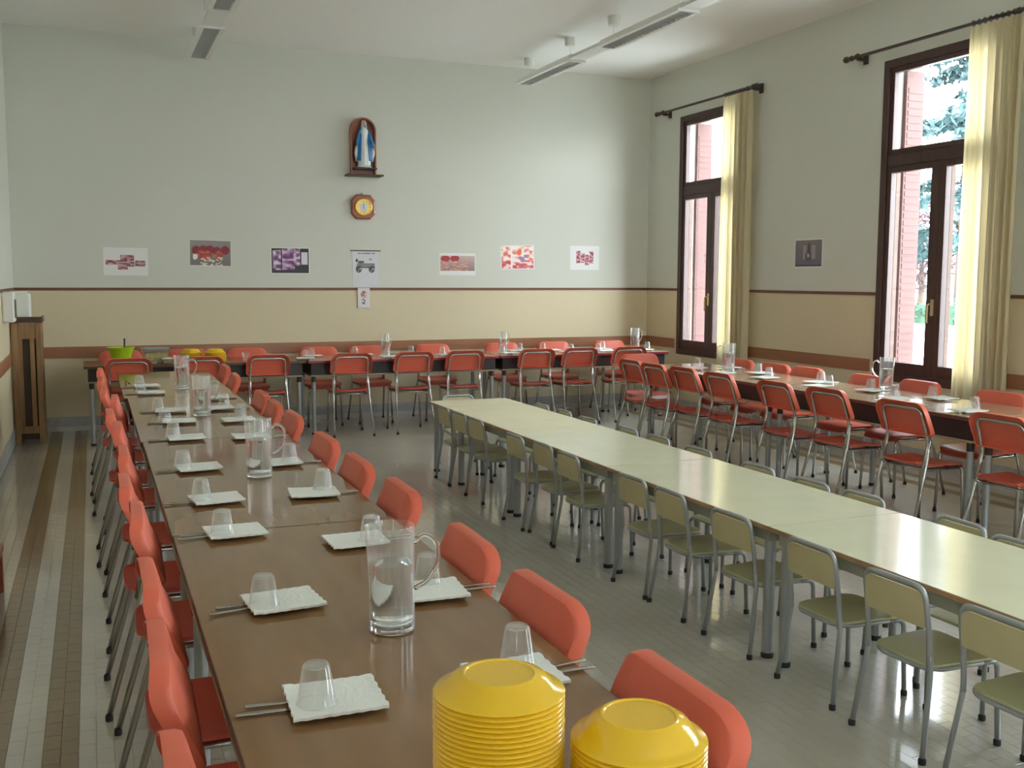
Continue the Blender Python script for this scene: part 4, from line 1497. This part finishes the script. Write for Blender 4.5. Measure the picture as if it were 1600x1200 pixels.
def p_car(u, v):
    # grey engraving of an old open car, with a line of small print above
    if 0.93 < v < 0.955 and 0.18 < u < 0.88 and hsh(round(u * 44), 1.3) > 0.35:
        return (95, 95, 95)
    for cx_ in (0.24, 0.74):
        d = math.hypot((u - cx_) * 0.85, v - 0.50)
        if 0.070 < d < 0.098 or d < 0.022 or (d < 0.07 and hsh(round(math.atan2(v - 0.5, u - cx_) * 3), 2) > 0.5):
            return (80, 82, 84)
    if 0.16 < u < 0.86 and 0.56 < v < 0.67:
        return mixc((110, 112, 112), (150, 150, 150), vnoise(u, v, 20))
    if 0.22 < u < 0.44 and 0.66 < v < 0.74:
        return (95, 96, 98)
    if abs(v - 0.545) < 0.012 and 0.12 < u < 0.88:
        return (85, 85, 88)
    if 0.12 < u < 0.20 and 0.70 < v < 0.79:
        return (70, 70, 74)
    if blob(u, v, 0.70, 0.78, 0.07, 0.03):
        return (165, 165, 168)
    return (214, 214, 220)
def p_card(u, v):
    if blob(u, v, 0.50, 0.68, 0.26, 0.20) and hsh(round(u * 16), round(v * 18)) > 0.30:
        return (150, 45, 50) if hsh(u, v) > 0.4 else (205, 150, 70)
    if blob(u, v, 0.46, 0.30, 0.16, 0.14) and hsh(round(u * 14), round(v * 16)) > 0.3:
        return (70, 40, 45)
    return (222, 218, 222)

def wall_print(name, x0, x1, z0, z1, fn, label, inner=None, n=(60, 40), right=False, tilt=0.0, cat='picture', grp=None):
    cx_, cz_ = (x0 + x1) / 2, (z0 + z1) / 2
    if right:
        root = empty(name, (XR - 0.0012, cx_, cz_))
        root.rotation_euler = (0, 0, -PI / 2)
    else:
        root = empty(name, (cx_, YB - 0.0012, cz_))
    root.rotation_euler.y = tilt if not right else 0
    tag(root, label, cat, grp)
    W, H = abs(x1 - x0), z1 - z0
    b = newbm()
    box(b, -W / 2, W / 2, -0.0006, 0.0008, -H / 2, H / 2)
    link('paper_sheet', mesh('paper_sheet', b, M['paper']), root)
    ix0, ix1, iz0, iz1 = inner or (0.03, 0.97, 0.04, 0.96)
    pm_ = print_mesh(W * (ix1 - ix0), H * (iz1 - iz0), n[0], n[1], fn)
    link('print', pm_, root, ((ix0 + ix1 - 1) / 2 * W, -0.0010, (iz0 + iz1 - 1) / 2 * H))
    return root
G = 'flower pictures pinned to the walls'
wall_print('picture', 0.12, 0.56, 1.62, 1.91, p_blossom, 'pale picture with small pink blossom panels, nearest the corner stand', (0.05, 0.94, 0.2, 0.75), grp=G, tilt=0.01)
wall_print('picture', 0.99, 1.42, 1.725, 2.005, p_tulips, 'picture of red tulips on a grey ground', (0.0, 0.985, 0.02, 0.98), grp=G, tilt=0.02)
wall_print('picture', 1.842, 2.275, 1.646, 1.936, p_purple, 'picture of purple flowers with black and white frames', (0.02, 0.97, 0.03, 0.97), grp=G)
wall_print('picture', 3.80, 4.25, 1.64, 1.90, p_roses, 'picture with roses and a wide white border, above the middle back table', (0.02, 0.98, 0.20, 0.88), grp=G)
wall_print('picture', 4.575, 5.015, 1.715, 2.005, p_flowers, 'bright picture of orange and pink flowers', (0.03, 0.97, 0.04, 0.97), grp=G, tilt=-0.02)
wall_print('picture', 5.50, 5.90, 1.715, 2.01, p_panels, 'picture of small dark red flower panels on white, nearest the window corner', (0.2, 0.80, 0.20, 0.82), grp=G)
wall_print('picture', 8.18, 8.615, 1.72, 2.005, p_vase, 'square grey-violet picture on the wall between the two windows', (0.03, 0.97, 0.05, 0.96), right=True, n=(50, 50), grp=G)
r = wall_print('wall_calendar', 2.76, 3.06, 1.50, 1.905, p_car, 'hanging poster with a grey drawing of an old car', (0.0, 1.0, 0.0, 1.0), n=(88, 118), cat='poster')
b = newbm()
box(b, -0.175, 0.18, -0.006, 0.001, 0.205, 0.217)
link('top_bar', mesh('top_bar', b, M['wood_dark'], bevel=0.001), r)
r = wall_print('small_card', 2.815, 2.955, 1.265, 1.488, p_card, 'small white card with a red figure below the car poster', (0.02, 0.98, 0.02, 0.98), n=(28, 40), cat='card')
r.location.y = YB - 0.010

root = empty('wall_clock', (2.885, YB, 2.405))
tag(root, 'eight-sided wooden wall clock with a gold ring below the statue shelf', 'clock')
b = newbm()
oc8 = [(0.135, 0.075), (0.08, 0.135), (-0.08, 0.135), (-0.135, 0.075), (-0.135, -0.075), (-0.08, -0.135), (0.08, -0.135), (0.135, -0.075)]
f0 = [b.verts.new((x, -0.001, z)) for x, z in oc8]
f1 = [b.verts.new((x, -0.032, z)) for x, z in oc8]
f2 = [b.verts.new((x * 0.9, -0.040, z * 0.9)) for x, z in oc8]
b.faces.new(f0)
for p, q in ((f0, f1), (f1, f2)):
    for i in range(8):
        b.faces.new((p[i], p[(i + 1) % 8], q[(i + 1) % 8], q[i]))
b.faces.new(f2[::-1])
link('clock_case', mesh('clock_case', b, M['redwood']), root)
RX = (PI / 2, 0, 0)
b = newbm()
lathe(b, [(0.098, 0.0), (0.10, 0.008), (0.092, 0.012), (0.088, 0.006), (0.0, 0.006), (0, 0)], 40)
link('gold_ring', mesh('gold_ring', b, M['gold'], smooth=True), root, (0, -0.040, 0), RX)
b = newbm()
lathe(b, [(0.0, 0.0072), (0.052, 0.0072), (0.052, 0.0062)], 32)
link('dial', mesh('dial', b, M['paper']), root, (0, -0.040, 0), RX)
b = newbm()
for k in range(12):
    a_ = PI / 6 * k
    vs_ = box(b, -0.002, 0.002, -0.0485, -0.047, 0.062, 0.078)
    bmesh.ops.rotate(b, verts=vs_, cent=(0, 0, 0), matrix=Matrix.Rotation(a_, 3, 'Y'))
o = link('hour_marks', mesh('hour_marks', b, M['wood_dark']), root)
for nm, a_, L_, w_ in (('hour_hand', 0.05, 0.036, 0.003), ('minute_hand', math.radians(152), 0.030, 0.0022)):
    b = newbm()
    vs_ = box(b, -w_, w_, -0.0492, -0.0482, -0.006, L_)
    bmesh.ops.rotate(b, verts=vs_, cent=(0, 0, 0), matrix=Matrix.Rotation(a_, 3, 'Y'))
    link(nm, mesh(nm, b, M['black']), root)
b = newbm()
tube(b, [(-0.012, -0.015, 0.135), (-0.012, -0.015, 0.155)], 0.006, 8)
link('hanging_hook', mesh('hanging_hook', b, M['redwood'], smooth=True), root)

# niche: arched wooden back, sides, shelf
root = empty('arched_niche', (2.885, YB, 2.76))
tag(root, 'arched reddish wooden niche with a shelf high on the back wall', 'shrine')
def arch(w_, z0, zs, n=14):
    pts = [(-w_, z0), (w_, z0)]
    for k in range(n + 1):
        a_ = PI * k / n
        pts.append((w_ * math.cos(a_), zs + w_ * math.sin(a_)))
    return pts
b = newbm()
p = arch(0.135, 0.0, 0.49)
v0 = [b.verts.new((x, -0.001, z)) for x, z in p]
v1 = [b.verts.new((x, -0.018, z)) for x, z in p]
b.faces.new(v0)
b.faces.new(v1[::-1])
for i in range(len(p)):
    j_ = (i + 1) % len(p)
    b.faces.new((v0[i], v0[j_], v1[j_], v1[i]))
link('arched_back', mesh('arched_back', b, M['redwood']), root)
b = newbm()
po, pi_ = arch(0.145, 0.0, 0.49)[1:], arch(0.128, 0.0, 0.49)[1:]
po.append((-0.145, 0.0)); pi_.append((-0.128, 0.0))
R_ = []
for q, y in ((po, -0.0185), (po, -0.075), (pi_, -0.075), (pi_, -0.0185)):
    R_.append([b.verts.new((x, y, z)) for x, z in q])
for k in range(4):
    a_, c_ = R_[k], R_[(k + 1) % 4]
    for i in range(len(po) - 1):
        b.faces.new((a_[i], a_[i + 1], c_[i + 1], c_[i]))
b.faces.new([R_[k][0] for k in range(4)])
b.faces.new([R_[k][-1] for k in range(4)][::-1])
link('arched_rim', mesh('arched_rim', b, M['redwood'], smooth=True), root)
b = newbm()
box(b, -0.13, 0.13, -0.168, -0.019, 0.055, 0.075)
link('plinth_board', mesh('plinth_board', b, M['black'], bevel=0.002), root)
b = newbm()
box(b, -0.205, 0.205, -0.185, -0.001, -0.018, -0.0005)
link('shelf', mesh('shelf', b, M['wood_dark'], bevel=0.004), root)

# statue
root = empty('statue', (2.885, YB - 0.099, 2.8352))
tag(root, 'painted statue of a praying woman in white robe and blue mantle', 'statue')
def cloth_lathe(prof, seg, folds, amp, sx=1, sy=0.72, th0=0, th1=2 * PI):
    b = newbm()
    rings = []
    full = abs(th1 - th0 - 2 * PI) < 1e-4
    n = seg if full else seg + 1
    for r_, z in prof:
        row = []
        for i in range(n):
            a_ = th0 + (th1 - th0) * i / seg
            rr = r_ * (1 + amp * math.sin(folds * a_ + 6 * z) * min(1, max(0, (0.42 - z) / 0.25)))
            row.append(b.verts.new((sx * rr * math.cos(a_), sy * rr * math.sin(a_), z)))
        rings.append(row)
    for k in range(len(rings) - 1):
        for i in range(seg):
            j_ = (i + 1) % n
            b.faces.new((rings[k][i], rings[k][j_], rings[k + 1][j_], rings[k + 1][i]))
    if full:
        b.faces.new(rings[0][::-1])
        b.faces.new(rings[-1])
    return b
b = cloth_lathe([(0.062, 0.02), (0.072, 0.03), (0.066, 0.12), (0.058, 0.22), (0.046, 0.29), (0.05, 0.36), (0.05, 0.40), (0.03, 0.435), (0.016, 0.45)], 40, 11, 0.07)
link('robe', mesh('robe', b, M['robe'], smooth='all'), root)
b = cloth_lathe([(0.10, 0.075), (0.103, 0.10), (0.092, 0.20), (0.085, 0.28), (0.074, 0.36), (0.052, 0.42), (0.038, 0.45), (0.034, 0.48), (0.030, 0.505), (0.012, 0.522)], 36, 9, 0.05, 1, 0.62, -0.35 * PI + 0.0, 1.35 * PI)
# mantle is open to the front (-y)
for v in b.verts:
    v.co.y += 0.012
me = mesh('mantle', b, M['mantle'], smooth='all')
o = link('mantle', me, root)
md = o.modifiers.new('thickness', 'SOLIDIFY')
md.thickness = 0.004
b = newbm()
lathe(b, [(0, 0.452), (0.013, 0.455), (0.013, 0.465), (0.020, 0.472), (0.0245, 0.487), (0.0235, 0.502), (0.015, 0.514), (0, 0.517)], 18, 0, -0.008, 0, 0.88, 1.0)
tube(b, [(0, -0.030, 0.497), (0, -0.0365, 0.486), (0, -0.031, 0.484)], 0.003, 6)
link('head', mesh('head', b, M['skin'], smooth='all'), root)
b = cloth_lathe([(0.030, 0.42), (0.030, 0.45), (0.029, 0.48), (0.026, 0.503), (0.018, 0.519), (0.004, 0.526)], 24, 5, 0.03, 0.95, 1.0, -0.27 * PI, 1.27 * PI)
o = link('veil', mesh('veil', b, M['robe'], smooth='all'), root)
md = o.modifiers.new('thickness', 'SOLIDIFY')
md.thickness = 0.003
for s in (-1, 1):
    b = newbm()
    tube(b, fillet([(s * 0.045, -0.005, 0.405), (s * 0.075, -0.018, 0.32), (s * 0.098, -0.055, 0.235)], 0.05), 0.016, 10, rads=None)
    link('sleeve', mesh('sleeve', b, M['mantle'], smooth='all'), root)
    b = newbm()
    c0 = Vector((s * 0.100, -0.060, 0.225))
    tube(b, [c0 + Vector((0, 0.004, 0.012)), c0, c0 + Vector((s * 0.002, -0.004, -0.014))], 0.006, 8, rads=[0.005, 0.0075, 0.007], squash=0.6)
    for k in range(4):
        x = -0.0055 + 0.0036 * k
        tube(b, [c0 + Vector((x, -0.004, -0.012)), c0 + Vector((x * 1.3, -0.007, -0.024)), c0 + Vector((x * 1.4, -0.007, -0.031 - 0.002 * (k in (1, 2))))], 0.0017, 6)
    tube(b, [c0 + Vector((-s * 0.006, -0.002, 0)), c0 + Vector((-s * 0.011, -0.006, -0.012)), c0 + Vector((-s * 0.012, -0.007, -0.018))], 0.0018, 6)
    link('hand', mesh('hand', b, M['skin'], smooth='all'), root)
    # hanging edge of the mantle below each arm
    b = newbm()
    tube(b, [(s * 0.092, -0.03, 0.24), (s * 0.10, -0.02, 0.16), (s * 0.088, -0.01, 0.07)], 0.014, 10, rads=[0.012, 0.018, 0.010], squash=0.5)
    link('mantle_fold', mesh('mantle_fold', b, M['robe'], smooth='all'), root)
b = newbm()
lathe(b, [(0, 0), (0.086, 0), (0.088, 0.008), (0.075, 0.018), (0.055, 0.032), (0, 0.035)], 28, 0, 0, 0, 1, 0.72)
link('pedestal', mesh('pedestal', b, M['robe'], smooth=True), root)

# ------------------------------------------------------------------ outside the windows
M['paving'] = mat('pale_paving', (0.55, 0.54, 0.50), 0.8, noise=0.08, nscale=1)
M['hedge'] = mat('hedge_leaves', (0.025, 0.065, 0.035), 0.7, noise=0.4, nscale=4)
M['conifer'] = mat('blue_green_needles', (0.034, 0.075, 0.078), 0.7, noise=0.3, nscale=3)
M['redleaf'] = mat('copper_leaves', (0.10, 0.058, 0.062), 0.7, noise=0.3, nscale=3)
M['bark'] = mat('bark', (0.12, 0.08, 0.06), 0.9)
M['roof'] = mat('terracotta_roof', (0.42, 0.20, 0.13), 0.8, noise=0.2, nscale=4)
b = newbm()
box(b, XR + WT, 70, -30, 70, -0.25, -0.12)
box(b, -30, XR + WT, -30, YN - WT, -0.25, -0.12)
struct(link('ground_outside', mesh('ground_outside', b, M['paving'])))
def leaf_cloud(b, c0, rx, ry, rz_, n, s, seed, droop=0.0):
    r2 = random.Random(seed)
    for _ in range(n):
        while True:
            p = Vector((r2.uniform(-1, 1), r2.uniform(-1, 1), r2.uniform(-1, 1)))
            if p.length < 1:
                break
        q = Vector((c0[0] + p.x * rx, c0[1] + p.y * ry, c0[2] + p.z * rz_))
        a_ = Vector((r2.uniform(-1, 1), r2.uniform(-1, 1), r2.uniform(-0.6, 0.6) - droop)).normalized() * s * r2.uniform(0.6, 1.3)
        c_ = a_.cross(Vector((r2.uniform(-1, 1), r2.uniform(-1, 1), r2.uniform(-1, 1)))).normalized() * s * 0.4
        b.faces.new([b.verts.new(q - a_), b.verts.new(q + c_), b.verts.new(q + a_), b.verts.new(q - c_)])
# hedge
hd = newbm()
for k in range(40):
    leaf_cloud(hd, (27.0, 10 + k * 0.75, 0.35), 0.6, 0.55, 0.62, 130, 0.11, 100 + k)
box(hd, 26.6, 27.4, 9.6, 39.6, -0.12, 0.75)
o = link('hedge', mesh('hedge', hd, M['hedge'], recalc=False))
tag(o, 'clipped green hedge across the yard outside the second window', 'hedge')
b = newbm()
box(b, 22.0, 22.25, 8, 40, -0.12, 0.35)
o = link('garden_wall', mesh('garden_wall', b, M['plaster']))
tag(o, 'low white garden wall in front of the hedge outside', 'wall')
def conifer(x, y, h, r0, seed, lab):
    root = empty('conifer_tree', (x, y, -0.12))
    tag(root, lab, 'tree', 'conifers outside the windows')
    b = newbm()
    tube(b, [(0, 0, 0), (0, 0, h * 0.5), (0, 0, h)], 0.3, 8, rads=[0.28, 0.18, 0.03])
    link('trunk', mesh('trunk', b, M['bark'], smooth='all'), root)
    b = newbm()
    r2 = random.Random(seed)
    for k in range(46):
        t = (k + 0.5) / 46
        z = h * (0.24 + 0.74 * t)
        a_ = r2.uniform(0, 2 * PI)
        L_ = r0 * (1 - t) ** 0.8 * r2.uniform(0.7, 1.1) + 0.3
        for s_ in range(5):
            f = (s_ + 1) / 5
            leaf_cloud(b, (math.cos(a_) * L_ * f, math.sin(a_) * L_ * f, z - 0.18 * L_ * f * f), 0.6, 0.6, 0.2, 34, 0.21, seed * 977 + k * 7 + s_, 0.3)
    o = link('branches', mesh('branches', b, M['conifer'], recalc=False), root)
conifer(29.0, 28.3, 12.0, 3.8, 3, 'blue-green conifer seen through the second window')
conifer(39.0, 30.5, 10.0, 3.2, 4, 'farther blue-green conifer beyond the hedge')
root = empty('copper_tree', (31.0, 32.4, -0.12))
tag(root, 'thin copper-leaved tree behind the hedge outside the second window', 'tree')
b = newbm()
tube(b, [(0, 0, 0), (0.1, 0, 1.5), (0, 0.1, 4)], 0.15, 8, rads=[0.16, 0.12, 0.04])
link('trunk', mesh('trunk', b, M['bark'], smooth='all'), root)
b = newbm()
leaf_cloud(b, (0, 0, 3.2), 1.7, 1.7, 2.0, 2600, 0.12, 55)
link('foliage', mesh('foliage', b, M['redleaf'], recalc=False), root)
# neighbouring house with tiled roof, seen through the corner window
root = empty('neighbour_house', (17.5, 28.0, -0.12))
tag(root, 'white neighbouring house with a tiled roof outside the corner window', 'house')
b = newbm()
box(b, -3.5, 6, 0, 8, 0, 4.8)
link('house_wall', mesh('house_wall', b, M['plaster']), root)
b = newbm()
for r_ in range(9):
    for k in range(46):
        x = -3.9 + k * 0.22
        y0 = -0.5 + r_ * 0.42
        z0 = 4.75 + r_ * 0.16
        tube(b, [(x, y0, z0), (x, y0 + 0.46, z0 + 0.17)], 0.095, 6, caps=False, squash=0.6)
o = link('roof_tiles', mesh('roof_tiles', b, M['roof']), root)
o['kind'] = 'stuff'
b = newbm()
for z in (1.4, 2.2):
    pass
for k in range(12):
    box(b, -1.6 + k * 0.16, -1.52 + k * 0.16, -0.08, -0.001, 0.9, 3.0)
link('window_grille', mesh('window_grille', b, M['wood_dark']), root)
